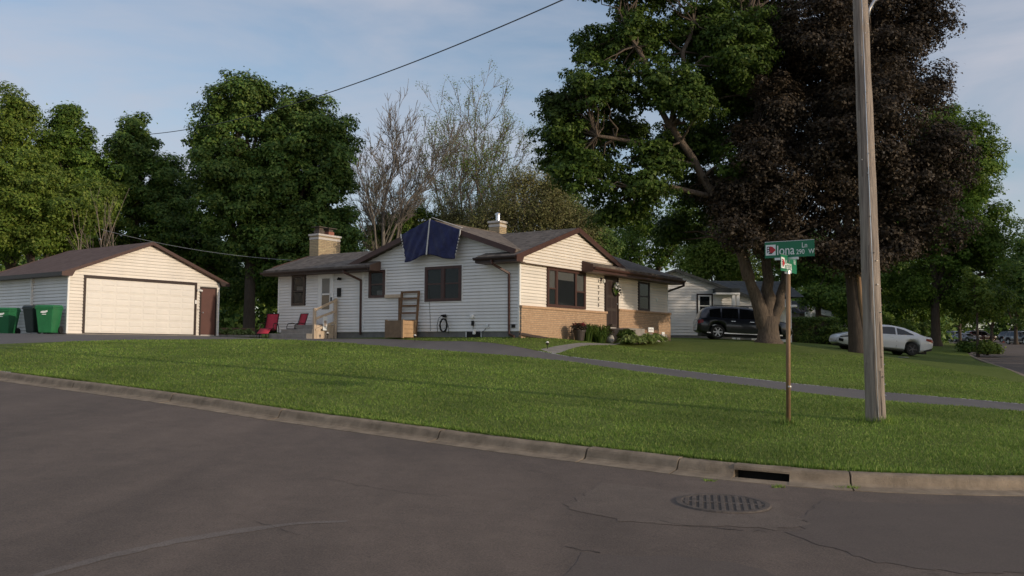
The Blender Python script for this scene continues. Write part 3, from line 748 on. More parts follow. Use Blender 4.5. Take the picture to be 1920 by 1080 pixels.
def window(face, s0, s1, z0, z1, parent, fm, mull=(), sash=None, blinds=(), fw=.07, proud=.05, casing=None, cw=.05, back=None):
    """frame with panes, dark room and blinds behind the glass"""
    f = MB()
    for a, b, c, d in [(s0, s1, z0, z0 + fw), (s0, s1, z1 - fw, z1), (s0, s0 + fw, z0 + fw, z1 - fw), (s1 - fw, s1, z0 + fw, z1 - fw)]: face.box(f, a, b, -.02, proud, c, d)
    wn = f.build('window', fm, parent)
    if casing:
        c_ = MB(); e = cw
        for a, b, c, d in [(s0 - e, s1 + e, z1, z1 + e), (s0 - e, s1 + e, z0 - e, z0), (s0 - e, s0, z0, z1), (s1, s1 + e, z0, z1)]: face.box(c_, a, b, -.02, proud * .6, c, d)
        c_.build('casing', casing, wn)
    edges = [s0 + fw] + [v for mm in mull for v in (mm - fw * .6, mm + fw * .6)] + [s1 - fw]
    for mm in mull:
        k = MB(); face.box(k, mm - fw * .6, mm + fw * .6, -.02, proud + .004, z0 + fw, z1 - fw); k.build('mullion', fm, wn)
    k = MB(); face.box(k, s0 + fw * .5, s1 - fw * .5, -.015, .004, z0 + fw * .5, z1 - fw * .5); k.build('room', back or M['room'], wn)
    for i in range(0, len(edges), 2):
        a, b = edges[i], edges[i + 1]
        k = MB(); face.box(k, a, b, .024, .028, z0 + fw, z1 - fw); k.build('pane', M['glass'], wn)
        sh = sash[i // 2] if isinstance(sash, (list, tuple)) else sash
        if sh:
            k = MB(); face.box(k, a, b, .02, proud - .008, sh - .025, sh + .025)
            for q0, q1 in ((a, a + .035), (b - .035, b)): face.box(k, q0, q1, .02, proud - .012, z0 + fw, z1 - fw)
            k.build('sash', fm, wn)
    for (a, b, c, d, m) in blinds:
        k = MB(); face.box(k, a, b, .008, .014, c, d); k.build('blind', m, wn)
    return wn

def text_mesh(s, size, m, parent, loc, rot, name='lettering', ext=.002, sx=1.0, spacing=1.0):
    cu = bpy.data.curves.new('t', 'FONT'); cu.body = s; cu.size = size; cu.extrude = ext; cu.space_character = spacing
    to = bpy.data.objects.new('t', cu); COL.objects.link(to)
    dg = bpy.context.evaluated_depsgraph_get(); me = bpy.data.meshes.new_from_object(to.evaluated_get(dg))
    bpy.data.objects.remove(to); me.materials.clear(); me.materials.append(m)
    o = bpy.data.objects.new(name, me); link(o, parent); o.location = loc; o.rotation_euler = rot; o.scale = (sx, 1, 1); return o

def slab(poly, zf, th, name, m, parent):
    return MB().prism([(x, y, zf(x, y)) for x, y in poly], (0, 0, -th)).build(name, m, parent, fix=True)

def downspout(path, parent, m, wd=.075, name='downspout'):
    mb = MB()
    for a, b in zip(path, path[1:]):
        a = Vector(a); b = Vector(b); e = (b - a).normalized() * .02
        mb.beam(a - e, b + e, wd, wd * .75, up=(0, 1, .01))
    return mb.build(name, m, parent, fix=True)

# ------------------------------------------------------------------ the house
house = empty('house', HOUSE_O, HOUSE_YAW, 'cream and white sided bungalow with tan brick base and blue tarp on its gable', 'house')
FL, FR, FG = Face('L', 0), Face('R', 0), Face('R', -.15)
zm = lambda x, y: 4.15 - .34 * abs(y - 3.75)
zc = lambda x, y: 4.05 - .33 * abs(x - 3.7)
zw = lambda x, y: 3.52 - .33 * abs(x - 2.2)
# wall bodies
wl = MB().prism([(.021, .021, -.02), (.021, 7.49, -.02), (.021, 7.49, 2.72), (.021, 3.75, 3.99), (.021, .021, 2.70)], (12.42, 0, 0)).build('wall', M['siding_white'], house, fix=True)
wl2 = MB().prism([(.021, 7.5, -.02), (4.38, 7.5, -.02), (4.38, 7.5, 2.6), (2.2, 7.5, 3.36), (.021, 7.5, 2.63)], (0, 4.92, 0)).build('wall', M['siding_white'], house, fix=True)
wg = MB().prism([(-.42, 0, 2.43), (4.26, 0, 2.43), (4.26, 0, 2.8), (6.9, 0, 2.8), (3.7, 0, 3.87), (-.42, 0, 2.52)], (0, -.128, 0)).build('gable_wall', M['siding'], house, fix=True)
MB().box(.03, 12.42, .03, 7.4, -.7, -.02).box(.03, 4.3, 7.4, 12.3, -.7, -.02).build('foundation', M['found'], house)
# whiter copy of the siding on the shaded face, each board its own piece
rake = lambda y: zm(0, y) - .15
def lo_m(z): return max(.06, 3.75 - (4.0 - z) / .34) if z > 2.6 else .06
def hi_m(z): return min(7.47, 3.75 + (4.0 - z) / .34) if z > 2.6 else 7.47
holesL = [(2.52, 4.33, 1.09, 2.47), (6.28, 7.21, 1.30, 2.46)]
siding(FL, 0, 3.96, .12, lo_m, hi_m, holesL, M['siding_white'], wl, 1)
siding(FL, 0, 2.40, .12, lambda z: 7.52, lambda z: 12.38, [(10.75, 11.62, 1.09, 2.40), (9.13, 10.02, .28, 2.42)], M['siding_white'], wl2, 2)
# copy of the siding coloured warmer for the sunlit face
siding(FR, .91, 2.42, .12, lambda z: .06, lambda z: 6.24, [(1.77, 4.67, .9, 2.42)], M['siding'], wl, 3)
siding(FR, 1.07, 2.39, .12, lambda z: 7.42, lambda z: 12.38, [(9.33, 10.48, 1.07, 2.36)], M['siding'], wl, 4)
siding(FG, 2.42, 3.86, .115, lambda z: max(-.42, 3.7 - (3.88 - z) / .33), lambda z: 4.27 if z < 2.8 else 3.7 + (3.88 - z) / .33, [], M['siding'], wg, 5)
for f_, s in ((FL, 0), (FR, 0)):
    k = MB(); f_.box(k, s - .012, s + .06, -.02, .024, 0 if f_ is FL else .91, 2.42); k.build('corner_post', M['trim_white'], house)
k = MB(); FL.box(k, 12.38, 12.44, -.02, .024, 0, 2.4); k.build('corner_post', M['trim_white'], house)
k = MB(); FL.box(k, 7.44, 7.55, -.02, .022, 0, 2.4); k.build('corner_post', M['trim_white'], house)
k = MB(); FR.box(k, 12.38, 12.45, -.02, .024, 1.07, 2.4); k.build('corner_post', M['trim_white'], house)
# brick base
MB().box(-.004, 6.29, -.09, .02, -.6, .82).build('brick_base', M['brick_r'], house)
MB().box(-.02, 6.33, -.13, .025, .82, .905).build('brick_sill', M['brick_cap'], house, bevel=.006)
MB().box(7.40, 12.56, -.09, .02, -.6, .985).build('brick_base', M['brick_r'], house)
MB().box(7.37, 12.59, -.13, .025, .985, 1.065).build('brick_sill', M['brick_cap'], house, bevel=.006)
MB().box(12.46, 12.56, .02, 7.0, -.6, .985).build('brick_base', M['brick_l'], house)
# roofs
roof = slab([(-.3, 3.75), (12.8, 3.75), (12.8, 8.1), (-.3, 8.1)], zm, .13, 'roof', M['shingle'], house)
slab([(-.3, .05), (4.15, .05), (4.15, 3.748), (-.3, 3.748)], zm, .13, 'roof', M['shingle'], house)
slab([(4.15, -.6), (12.8, -.6), (12.8, 3.748), (4.15, 3.748)], zm, .13, 'roof', M['shingle'], house)
slab([(-.6, -.28), (3.7, -.28), (3.7, 3.7), (0, 1.5), (-.6, 1.5)], zc, .12, 'roof', M['shingle'], house)
slab([(3.702, -.28), (8.0, -.28), (8.0, .2), (3.702, 3.7)], zc, .12, 'roof', M['shingle'], house)
slab([(-.6, 7.52), (2.2, 7.52), (2.2, 12.75), (-.6, 12.75)], zw, .12, 'roof', M['shingle'], house)
slab([(-.6, 6.6), (-.03, 6.6), (-.03, 7.518), (-.6, 7.518)], zw, .12, 'roof', M['shingle'], house)
slab([(2.202, 7.6), (5.0, 7.6), (5.0, 12.75), (2.202, 12.75)], zw, .12, 'roof', M['shingle'], house)
# ridge caps
rc = MB()
for k in range(26): rc.box(-.3 + k * .5, .19 + k * .5, 3.65, 3.85, 4.12, 4.152 + .006 * (k % 2))
rc.build('ridge_cap', M['shingle'], house)
# fascias, rakes, soffits
def rakeboard(a, b, wd, ht, m=None, name='rake_board'): return MB().beam(a, b, wd, ht).build(name, m or M['brown'], house, fix=True)
rakeboard((-.315, 3.75, 4.06), (-.315, 8.12, 2.575), .035, .19); rakeboard((-.315, 3.75, 4.06), (-.315, -.02, 2.78), .035, .19)
rakeboard((-.66, -.295, 2.535), (3.7, -.295, 3.965), .035, .19); rakeboard((3.7, -.295, 3.965), (7.95, -.295, 2.56), .035, .19)
MB().prism([(-.66, -.275, 2.64), (-.66, -.275, 2.40), (-.3, -.275, 2.40), (-.18, -.275, 2.62), (.2, -.275, 2.8)], (0, -.045, 0)).build('rake_end', M['brown'], house, fix=True)
rakeboard((-.06, 12.77, 2.72), (2.2, 12.77, 3.45), .03, .17); rakeboard((2.2, 12.77, 3.45), (4.9, 12.77, 2.57), .03, .17)
MB().box(-.62, 0, -.24, 1.48, 2.40, 2.43).build('soffit', M['brown_soffit'], house)
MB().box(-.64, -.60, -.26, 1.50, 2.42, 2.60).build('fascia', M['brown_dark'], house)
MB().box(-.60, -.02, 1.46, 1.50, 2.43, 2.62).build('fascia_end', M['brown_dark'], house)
MB().box(-.42, 4.26, -.15, 0, 2.395, 2.425).build('soffit', M['brown_soffit'], house)
MB().box(4.2, 12.78, -.6, -.02, 2.375, 2.405).build('soffit', M['brown_soffit'], house)
MB().box(4.15, 12.80, -.64, -.605, 2.37, 2.56).build('fascia', M['brown'], house)
MB().prism([(4.13, -.66, 2.37), (4.13, -.16, 2.37), (4.13, -.16, 2.80), (4.13, -.66, 2.66)], (.03, 0, 0)).build('fascia_end', M['brown'], house, fix=True)
MB().box(-.60, -.02, 6.62, 12.72, 2.375, 2.40).build('soffit', M['brown_soffit'], house)
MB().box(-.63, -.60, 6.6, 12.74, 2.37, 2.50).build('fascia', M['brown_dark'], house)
MB().prism([(-.64, 6.59, 2.375), (-.02, 6.59, 2.375), (-.02, 6.59, 2.76), (-.30, 6.59, 2.68), (-.64, 6.59, 2.57)], (0, -.03, 0)).build('fascia_end', M['brown_soffit'], house, fix=True)
# gutters
def gutter(a, b, outw, m):
    a, b, o_ = Vector(a), Vector(b), Vector(outw); P = []
    prof = [(0, .1), (0, 0), (.08, 0), (.115, .06), (.115, .1), (.1, .1), (.1, .065), (.07, .015), (.012, .015), (.012, .1)]
    for q in (a, b): P.append([tuple(q + o_ * u + Vector((0, 0, v_))) for u, v_ in prof])
    mb = MB().grid(P); mb.f.append(tuple(range(10))); mb.f.append(tuple(range(19, 9, -1))); return mb.build('gutter', m, house, fix=True)
gutter((4.15, -.645, 2.47), (12.84, -.645, 2.47), (0, -1, 0), M['brown'])
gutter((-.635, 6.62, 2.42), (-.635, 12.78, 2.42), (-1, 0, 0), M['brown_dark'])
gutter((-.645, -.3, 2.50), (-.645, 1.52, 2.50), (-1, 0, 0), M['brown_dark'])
downspout([(-.68, .75, 2.5), (-.68, .72, 2.36), (-.06, .42, 2.05), (-.06, .40, .02), (-.09, .38, -.12), (-.30, .02, -.2)], house, M['brown'])
downspout([(-.13, -.12, -.10), (1.9, -.55, -.33)], house, M['brown_dark'], .085, 'downspout_extension')
downspout([(-.68, 7.95, 2.42), (-.68, 7.9, 2.34), (-.06, 7.58, 2.05), (-.06, 7.56, -.1)], house, M['brown'])
downspout([(12.72, -.70, 2.48), (12.72, -.70, 2.33), (12.50, .05, 2.06), (12.62, .1, 1.9), (12.62, .1, -.2)], house, M['brown_dark'])
# windows on the shaded face
window(FL, 2.55, 4.30, 1.12, 2.44, house, M['brown'], mull=(3.42,), sash=1.78, blinds=[(2.66, 3.36, 1.2, 2.36, M['curtain']), (3.5, 4.2, 1.2, 2.36, M['curtain'])], fw=.11, casing=M['trim_white'], cw=.035)
window(FL, 6.31, 7.18, 1.33, 2.43, house, M['brown'], sash=1.86, blinds=[(6.45, 6.75, 1.42, 1.62, M['blind'])], fw=.10, casing=M['trim_white'], cw=.03)
window(FL, 10.78, 11.59, 1.12, 2.38, house, M['brown_dark'], sash=1.72, blinds=[(10.88, 11.30, 1.74, 1.92, M['blind'])], fw=.09)
# picture window
window(FR, 1.79, 4.65, .935, 2.395, house, M['brown'], mull=(2.45, 3.86), sash=[1.62, None, 1.60], fw=.10, proud=.06,
       blinds=[(1.9, 2.38, 1.65, 2.28, M['blind']), (1.95, 2.38, 1.05, 1.58, M['curtain']), (2.55, 3.76, 1.98, 2.28, M['blind']), (3.95, 4.54, 1.62, 2.28, M['blind'])])
window(FR, 9.35, 10.46, 1.07, 2.34, house, M['brown_dark'], sash=1.7, fw=.09)
# front door in its recess
fd = MB().box(6.38, 7.36, -.03, .0, .28, 2.34).build('front_door', M['door_dark'], house)
k = MB()
for z0, z1 in ((.42, .95), (1.08, 1.5), (1.62, 2.18)):
    for a, b in ((6.5, 6.82), (6.92, 7.24)): k.box(a, b, -.042, -.03, z0, z1)
k.build('panel', M['brown_dark'], fd, bevel=.006)
MB().box(6.28, 6.38, -.06, .01, .2, 2.40).box(7.36, 7.43, -.06, .01, .2, 2.40).box(6.38, 7.36, -.06, .01, 2.34, 2.40).build('door_frame', M['brown_dark'], fd)
MB().tube([(7.27, -.035, 1.25), (7.27, -.09, 1.25)], .03, 10).build('handle', M['galv'], fd)
# house number, one digit above the other
for d_, z in zip('15755', (2.06, 1.81, 1.57, 1.33, 1.09)):
    text_mesh(d_, .20, M['brown_dark'], house, (5.68, -.034, z), (PI / 2, 0, 0), 'house_number', .008)
MB().box(5.9, 6.02, -.03, -.015, 2.14, 2.28).tube([(5.96, -.03, 2.22), (5.96, -.14, 2.27), (5.96, -.15, 2.2)], .012, 6).build('porch_light', M['brown_dark'], house)
MB().lathe([(.03, .0), (.06, -.05), (.055, -.14), (.02, -.17)], 10, (5.96, -.15, 2.22)).build('light_shade', M['light_lens'], house)
# stoop and steps at the front door
st = MB().box(6.05, 7.55, -1.2, -.09, -.6, .22).build('stoop', M['concrete'], house, bevel=.01)
MB().box(7.55, 8.9, -1.15, -.1, -.6, .18).build('planter_wall', M['timber'], house)
MB().box(7.55, 9.4, -1.35, -1.15, -.6, .02).box(8.9, 9.9, -1.15, -.1, -.6, -.02).build('step', M['concrete'], house, bevel=.01)
MB().box(6.0, 7.6, -1.5, -1.2, -.6, .03).build('step', M['concrete'], house, bevel=.01)
# storm door on the shaded face
sd = MB(); FL.box(sd, 9.19, 9.96, -.01, .03, .32, 2.37); sd = sd.build('storm_door', M['trim_white'], house)
k = MB()
for a, b, c, d in ((9.13, 9.19, .3, 2.42), (9.96, 10.02, .3, 2.42), (9.19, 9.96, 2.37, 2.42)): FL.box(k, a, b, -.02, .04, c, d)
k.build('door_frame', M['trim_white'], sd)
k = MB(); FL.box(k, 9.33, 9.78, .031, .034, 1.58, 2.2); k.build('pane', M['glass'], sd)
k = MB(); FL.box(k, 9.33, 9.78, .0305, .0325, 1.58, 2.2); k.build('inner_blind', M['blind'], sd)
k = MB(); FL.box(k, 9.33, 9.78, .031, .035, .92, 1.52); k.build('pane', M['car_glass'], sd)
k = MB()
for a, b, c, d in ((9.29, 9.82, 1.52, 1.58), (9.29, 9.82, 2.2, 2.24), (9.29, 9.82, .88, .92), (9.29, 9.33, .92, 2.2), (9.78, 9.82, .92, 2.2)): FL.box(k, a, b, .03, .042, c, d)
k.build('glazing_bar', M['trim_white'], sd)
k = MB(); FL.box(k, 9.21, 9.25, .03, .07, 1.25, 1.42); k.build('handle', M['black'], sd)
k = MB(); FL.box(k, 8.70, 8.88, .015, .08, 1.42, 1.78); k.build('mailbox', M['black'], house, bevel=.01)
k = MB(); FL.box(k, 8.70, 8.78, .015, .04, 2.1, 2.2); k.tube([(-.03, 8.74, 2.16), (-.12, 8.74, 2.18)], .02, 8).lathe([(.03, .05), (.075, -.03), (.07, -.06)], 10, (-.13, 8.74, 2.16)); k.build('wall_light', M['black'], house)
# chimneys
def chimney(x0, x1, y0, y1, z0, z1, pots, m):
    c = MB().box(x0, x1, y0, y1, z0, z1).build('chimney', m, house)
    MB().box(x0 - .05, x1 + .05, y0 - .05, y1 + .05, z1, z1 + .09).build('chimney_cap', M['chim_cap'], c, bevel=.015)
    MB().box(x0 - .012, x1 + .012, y0 - .012, y1 + .012, z1 - .16, z1 - .06).build('brick_band', M['chim_cap'], c)
    return c
c1 = chimney(2.0, 3.35, 12.15, 12.72, 2.9, 4.36, 2, M['chim_r'])
for px_, clay in ((2.3, False), (2.9, True)):
    MB().box(px_ - .17, px_ + .17, 12.27, 12.6, 4.45, 4.62).build('flue', M['clay'] if clay else M['iron'], c1)
    MB().box(px_ - .13, px_ + .13, 12.3, 12.57, 4.62, 4.76).build('spark_screen', M['iron'], c1)
    MB().prism([(px_ - .26, 12.18, 4.76), (px_ + .26, 12.18, 4.76), (px_ + .26, 12.69, 4.76), (px_ - .26, 12.69, 4.76)], (0, 0, .03)).build('flue_cap', M['iron'], c1)
c2 = chimney(3.92, 4.42, 3.62, 4.16, 3.8, 4.56, 1, M['chim_r'])
MB().lathe([(.09, 4.64), (.09, 4.92), (.12, 4.92), (.12, 4.98), (.02, 5.03)], 14, (4.17, 3.89, 0)).build('vent_pipe', M['galv'], c2, smooth=False)
# basement window, outlets and the small fittings low on the shaded wall
k = MB(); FL.box(k, 1.66, 2.30, -.03, .02, -.22, -.02); bw = k.build('basement_window', M['black'], house)
k = MB(); FL.box(k, 1.62, 1.66, -.03, .03, -.22, -.01); FL.box(k, 2.30, 2.34, -.03, .03, -.22, -.01); k.build('frame', M['galv'], bw)
k = MB().lathe([(.085, 0), (.085, .05), (.07, .09), (.02, .1)], 16); e_ = k.build('electric_meter', M['trim_white'], house); e_.location = (-.015, 2.05, .53); e_.rotation_euler = (0, -PI / 2, 0)
k = MB(); FL.box(k, 1.96, 2.05, .015, .09, .2, .38); k.build('outlet_box', M['black'], house, bevel=.008)
k = MB().tube([(-.03, 2.0, .2), (-.1, 1.95, .05), (-.16, 1.88, -.04)], .01, 6).tube([(-.05, 1.36, .15), (-.06, 1.5, .0), (-.12, 1.7, -.1), (-.15, 1.9, -.12)], .01, 6); k.build('power_cable', M['black'], house)
k = MB().box(-.2, -.1, 1.82, 1.9, -.12, .06); k.build('plug_cover', M['trim_white'], house, bevel=.01)
k = MB(); FL.box(k, 1.31, 1.40, .015, .07, .12, .24); k.build('outlet_box', M['galv'], house)
MB().tube([(-.022, 4.05, 1.62), (-.05, 4.07, 1.45), (-.03, 4.06, 1.0), (-.03, 4.02, .5), (-.035, 4.0, .02)], .007, 5).build('wall_cable', M['black'], house)
k = MB(); FL.box(k, .16, .30, .015, .06, .12, .24); k.build('outlet_box', M['black'], house)
k = MB().lathe([(.12, 0), (.12, .012), (.07, .05)], 12); e_ = k.build('wall_medallion', M['sign_white'], house); e_.location = (11.2, -.012, 1.62); e_.rotation_euler = (PI / 2, 0, 0); e_.scale = (.8, .8, 1)

# wooden steps and railing at the side door
steps = empty('side_steps', (*hw(-.6, 9.4), HZ - .27), HOUSE_YAW, 'concrete side steps with pale wooden posts and rails at the storm door', 'steps')
def sb(x0, x1, y0, y1, z0, z1): return MB().box(x0 + .6, x1 + .6, y0 - 9.4, y1 - 9.4, z0 + .27, z1 + .27)
sb(-1.0, -.03, 8.95, 10.35, -.5, .27).build('landing', M['concrete'], steps, bevel=.012)
sb(-1.32, -.03, 8.95, 10.75, -.5, .09).build('step', M['concrete'], steps, bevel=.012)
sb(-1.62, -.03, 8.95, 11.1, -.5, -.09).build('step', M['concrete'], steps, bevel=.012)
sb(-1.15, -.2, 8.905, 8.945, -.32, .26).build('side_board', M['wood_pale'], steps)
sb(-1.3, -1.2, 8.86, 8.96, -.4, .92).build('post', M['wood_pale'], steps, bevel=.006)
sb(-.16, -.06, 8.86, 8.96, -.3, 1.36).build('post', M['wood_pale'], steps, bevel=.006)
for z in (.42, .86): MB().beam((-1.24 + .6, -.55, z - .36 + .27 + .0), (-.1 + .6, -.55, z + .27), .04, .09).build('rail', M['wood_pale'], steps, fix=True)
MB().beam((-1.24 + .6, -.55, .85 + .27), (-.1 + .6, -.55, 1.3 + .27), .04, .09).build('rail', M['wood_pale'], steps, fix=True)
ns = empty('notice_board', (*hw(-.78, 8.80), HZ + .04), HOUSE_YAW, 'small white notice with orange print hung on the stair rail', 'notice')
MB().box(-.11, .11, -.012, .012, 0, .56).build('panel', M['sign_white'], ns, bevel=.02)
MB().box(-.07, .07, -.016, -.0125, .16, .40).build('print', mat('orange_print', (.5, .24, .13), .7, .6, 30, col2=(.75, .68, .6)), ns)

# ------------------------------------------------------------------ the tarp over the gable
tarp = empty('tarp', (*hw(-.34, 3.79), HZ + 2.6), HOUSE_YAW, 'navy blue plastic tarp hung over the gable peak with pale wooden battens', 'tarp')
def tpanel(c, name):
    """c: four corners (y,z) top-inner, top-outer, bottom-outer, bottom-inner"""
    n = 22; P = []; r_ = random.Random(len(name) + int(c[1][0] * 10))
    for i in range(n + 1):
        row = []
        for j in range(n + 1):
            u, v_ = i / n, j / n
            t = [(c[0][k] * (1 - u) + c[1][k] * u) * (1 - v_) + (c[3][k] * (1 - u) + c[2][k] * u) * v_ for k in (0, 1)]
            sag = .055 * math.sin(PI * u) * (.5 + .5 * v_); fold = .022 * math.sin(9 * u + 5 * v_) * math.sin(PI * v_ * .9 + .2) + .014 * math.sin(17 * u - 11 * v_ + 2)
            edge = .03 * math.sin(v_ * 22 + c[1][0]) * u ** 6
            zz = t[1] + (.025 * math.sin(u * 7) * v_ ** 4)
            row.append((-.36 + .34 - sag * .5 - fold - .02, t[0] - 3.79 + edge, zz - 2.6))
        P.append(row)
    o = MB().grid(P).build(name, M['tarp'], tarp, smooth=True, fix=True); sm = o.modifiers.new('s', 'SOLIDIFY'); sm.thickness = .004; return o
tpanel([(3.78, 4.20), (5.20, 3.70), (4.97, 2.60), (3.93, 2.87)], 'sheet')
tpanel([(3.80, 4.20), (2.38, 3.72), (2.62, 2.62), (3.95, 2.87)], 'sheet')
MB().beam((-.05, 0, 1.62), (-.06, .15, .26), .05, .03, up=(1, 0, 0)).build('batten', M['lath'], tarp)
MB().beam((-.045, 1.44, 1.13), (-.045, 1.40, .95), .05, .02, up=(1, 0, 0)).build('batten', M['lath'], tarp)
MB().beam((-.045, -1.43, 1.12), (-.045, -1.40, .92), .05, .02, up=(1, 0, 0)).build('batten', M['lath'], tarp)
MB().beam((.02, -.05, 1.66), (.02, -1.45, 1.19), .10, .012).build('top_strip', M['lath'], tarp)
for s_ in (0, 1):
    e_ = MB()
    for k_ in range(9):
        v_ = k_ / 9; y = (5.20 - .23 * v_ if s_ == 0 else 2.38 + .24 * v_) - 3.79; z = (3.62 - 1.0 * v_) - 2.6
        e_.box(-.045, -.035, y - .018, y + .018, z - .05, z + .01)
    e_.build('edge_hem', M['lath'], tarp)

# ------------------------------------------------------------------ the garage
gar = empty('garage', GAR_O, GAR_YAW, 'detached double garage with cream siding and brown roof', 'garage')
GW, GL = 6.764, 6.1
zg = lambda x, y: 3.78 - .402 * abs(x - GW / 2)
gwall = MB().prism([(.021, .021, 0), (GW - .02, .021, 0), (GW - .02, .021, 2.30), (GW / 2, .021, 3.63), (.021, .021, 2.30)], (0, GL - .04, 0)).build('wall', M['siding_white'], gar, fix=True)
GFR, GFL = Face('R', 0), Face('L', 0)
MB().box(-.03, GW + .03, -.06, GL, -.5, .0).build('slab', M['concrete'], gar)
siding(GFR, .0, 3.62, .125, lambda z: .05 if z < 2.28 else max(.05, GW / 2 - (3.66 - z) / .402), lambda z: GW - .05 if z < 2.28 else min(GW - .05, GW / 2 + (3.66 - z) / .402), [(.60, 5.62, -.1, 2.25), (5.78, 6.64, -.1, 2.09)], M['siding'], gwall, 11)
siding(GFL, .0, 2.28, .125, lambda z: .05, lambda z: GL - .05, [], M['siding_white'], gwall, 12)
for f_, s0, s1, mm_ in ((GFR, -.015, .05, 'trim_white'), (GFR, GW - .05, GW + .015, 'trim_white'), (GFL, -.015, .05, 'trim_white'), (GFL, GL - .05, GL, 'trim_white')):
    k = MB(); f_.box(k, s0, s1, -.02, .024, 0, 2.28); k.build('corner_post', M[mm_], gar)
slab([(-.32, -.2), (GW / 2, -.2), (GW / 2, GL + .15), (-.32, GL + .15)], zg, .11, 'roof', M['shingle_g'], gar)
slab([(GW / 2 + .002, -.2), (GW + .32, -.2), (GW + .32, GL + .15), (GW / 2 + .002, GL + .15)], zg, .11, 'roof', M['shingle_g'], gar)
for a, b in (((-.36, 2.24), (GW / 2, 3.71)), ((GW / 2, 3.71), (GW + .36, 2.24))):
    MB().beam((a[0], -.215, a[1]), (b[0], -.215, b[1]), .03, .11).build('rake_board', M['brown'], gar, fix=True)
    MB().beam((a[0], GL + .165, a[1]), (b[0], GL + .165, b[1]), .03, .14).build('rake_board', M['brown'], gar, fix=True)
MB().box(-.36, -.325, -.2, GL + .15, 2.16, 2.31).box(-.33, -.02, -.2, GL + .15, 2.16, 2.18).build('fascia', M['brown_dark'], gar)
MB().prism([(-.38, -.20, 2.15), (.02, -.20, 2.15), (.16, -.20, 2.40), (-.38, -.20, 2.26)], (0, -.035, 0)).build('rake_end', M['brown'], gar, fix=True)
MB().prism([(GW + .38, -.20, 2.15), (GW - .02, -.20, 2.15), (GW - .16, -.20, 2.40), (GW + .38, -.20, 2.26)], (0, -.035, 0)).build('rake_end', M['brown_dark'], gar, fix=True)
MB().box(GW + .325, GW + .36, -.2, GL + .15, 2.16, 2.31).build('fascia', M['brown_dark'], gar)
# overhead door: four sections with raised panels
od = MB().box(.69, 5.52, .0, .02, .03, 2.13).build('overhead_door', M['door_white'], gar)
for r_ in range(4):
    z0 = .03 + r_ * .525
    se = MB().box(.69, 5.52, -.012, 0, z0 + .006, z0 + .519).build('door_section', M['door_white'], od, bevel=.004)
    for c_ in range(8):
        for h_ in range(2):
            x0 = .75 + c_ * .598; za = z0 + .045 + h_ * .235
            MB().hexa([(x0, -.012, za), (x0 + .53, -.012, za), (x0 + .53, -.012, za + .19), (x0, -.012, za + .19), (x0 + .02, -.022, za + .02), (x0 + .51, -.022, za + .02), (x0 + .51, -.022, za + .17), (x0 + .02, -.022, za + .17)]).build('door_panel', M['door_white'], od, fix=True)
MB().box(.60, 5.62, -.045, .01, 2.13, 2.25).build('door_header', M['brown_dark'], gar)
MB().box(.60, .69, -.045, .01, .0, 2.13).box(5.52, 5.62, -.045, .01, .0, 2.13).build('door_jamb', M['brown_dark'], gar)
MB().box(.69, 5.52, -.02, .01, .0, .03).build('threshold', M['rubber'], gar)
sdr = MB().box(5.86, 6.57, -.01, .02, .03, 2.02).build('service_door', M['brown_door'], gar)
MB().box(5.78, 5.86, -.03, .01, .0, 2.09).box(6.57, 6.64, -.03, .01, .0, 2.09).box(5.86, 6.57, -.03, .01, 2.02, 2.09).build('door_frame', M['brown_dark'], sdr)
MB().tube([(5.93, -.01, .98), (5.93, -.07, .98)], .03, 8).build('handle', M['galv'], sdr)
MB().box(5.66, 5.74, -.05, -.015, 1.88, 1.96).tube([(5.68, -.05, 1.93), (5.62, -.14, 1.90)], .045, 8).tube([(5.74, -.05, 1.93), (5.82, -.14, 1.90)], .045, 8).build('flood_light', M['trim_white'], gar)
MB().box(5.53, 5.60, -.065, -.045, 1.34, 1.50).build('keypad', M['trim_white'], gar)
MB().box(5.67, 5.72, -.03, -.015, 1.06, 1.13).build('switch_box', M['galv'], gar)
downspout([(-.06, 2.6, 2.2), (-.06, 2.6, .05)], gar, M['siding_white'], .10, 'vent_duct')

# ------------------------------------------------------------------ neighbour's house
pz = gz(12, 54.5)
NY = 54.0
n0 = at(1236, 628, NY); n1 = at(1409, 628, NY)
nb = empty('neighbour_house', (n0.x, n0.y, n0.z), 0.0, 'white sided house with charcoal roof behind the parked dark car', 'house')
NWd = n1.x - n0.x; sc_ = NY / FPX
NR = Face('R', 0)
def nxx(px): return (px - 1236) * sc_
def nzz(py): return (628 - py) * sc_
pk = nxx(1266); pkz = nzz(508)
slope_n = (nzz(508) - nzz(546)) / (nxx(1372) - pk)
nwall = MB().prism([(-3.0, .03, -.5), (NWd, .03, -.5), (NWd, .03, pkz - slope_n * (NWd - pk)), (pk, .03, pkz), (-3.0, .03, pkz - .35 * (pk + 3))], (0, 9, 0)).build('wall', M['siding_white'], nb, fix=True)
siding(NR, .0, pkz - .03, .17, lambda z: max(-.2, pk - (pkz - z) / .35), lambda z: min(NWd, pk + (pkz - z) / slope_n), [(nxx(1309), nxx(1334), nzz(594), nzz(553))], M['siding_white'], nwall, 21)
MB().box(-3, NWd, -.0, .03, -.6, -.02).build('foundation', M['found'], nb)
window(NR, nxx(1309), nxx(1334), nzz(594), nzz(553), nb, M['trim_white'], sash=nzz(573), fw=.07, casing=M['brown_dark'], cw=.09)
zn = lambda x, y: pkz + .12 - slope_n * max(0, x - pk) - .35 * max(0, pk - x)
slab([(pk, -.3), (nxx(1420), -.3), (nxx(1420), 9), (pk, 9)], zn, .12, 'roof', M['shingle_n'], nb)
slab([(-3.2, -.3), (pk - .003, -.3), (pk - .003, 9), (-3.2, 9)], zn, .12, 'roof', M['shingle_n'], nb)
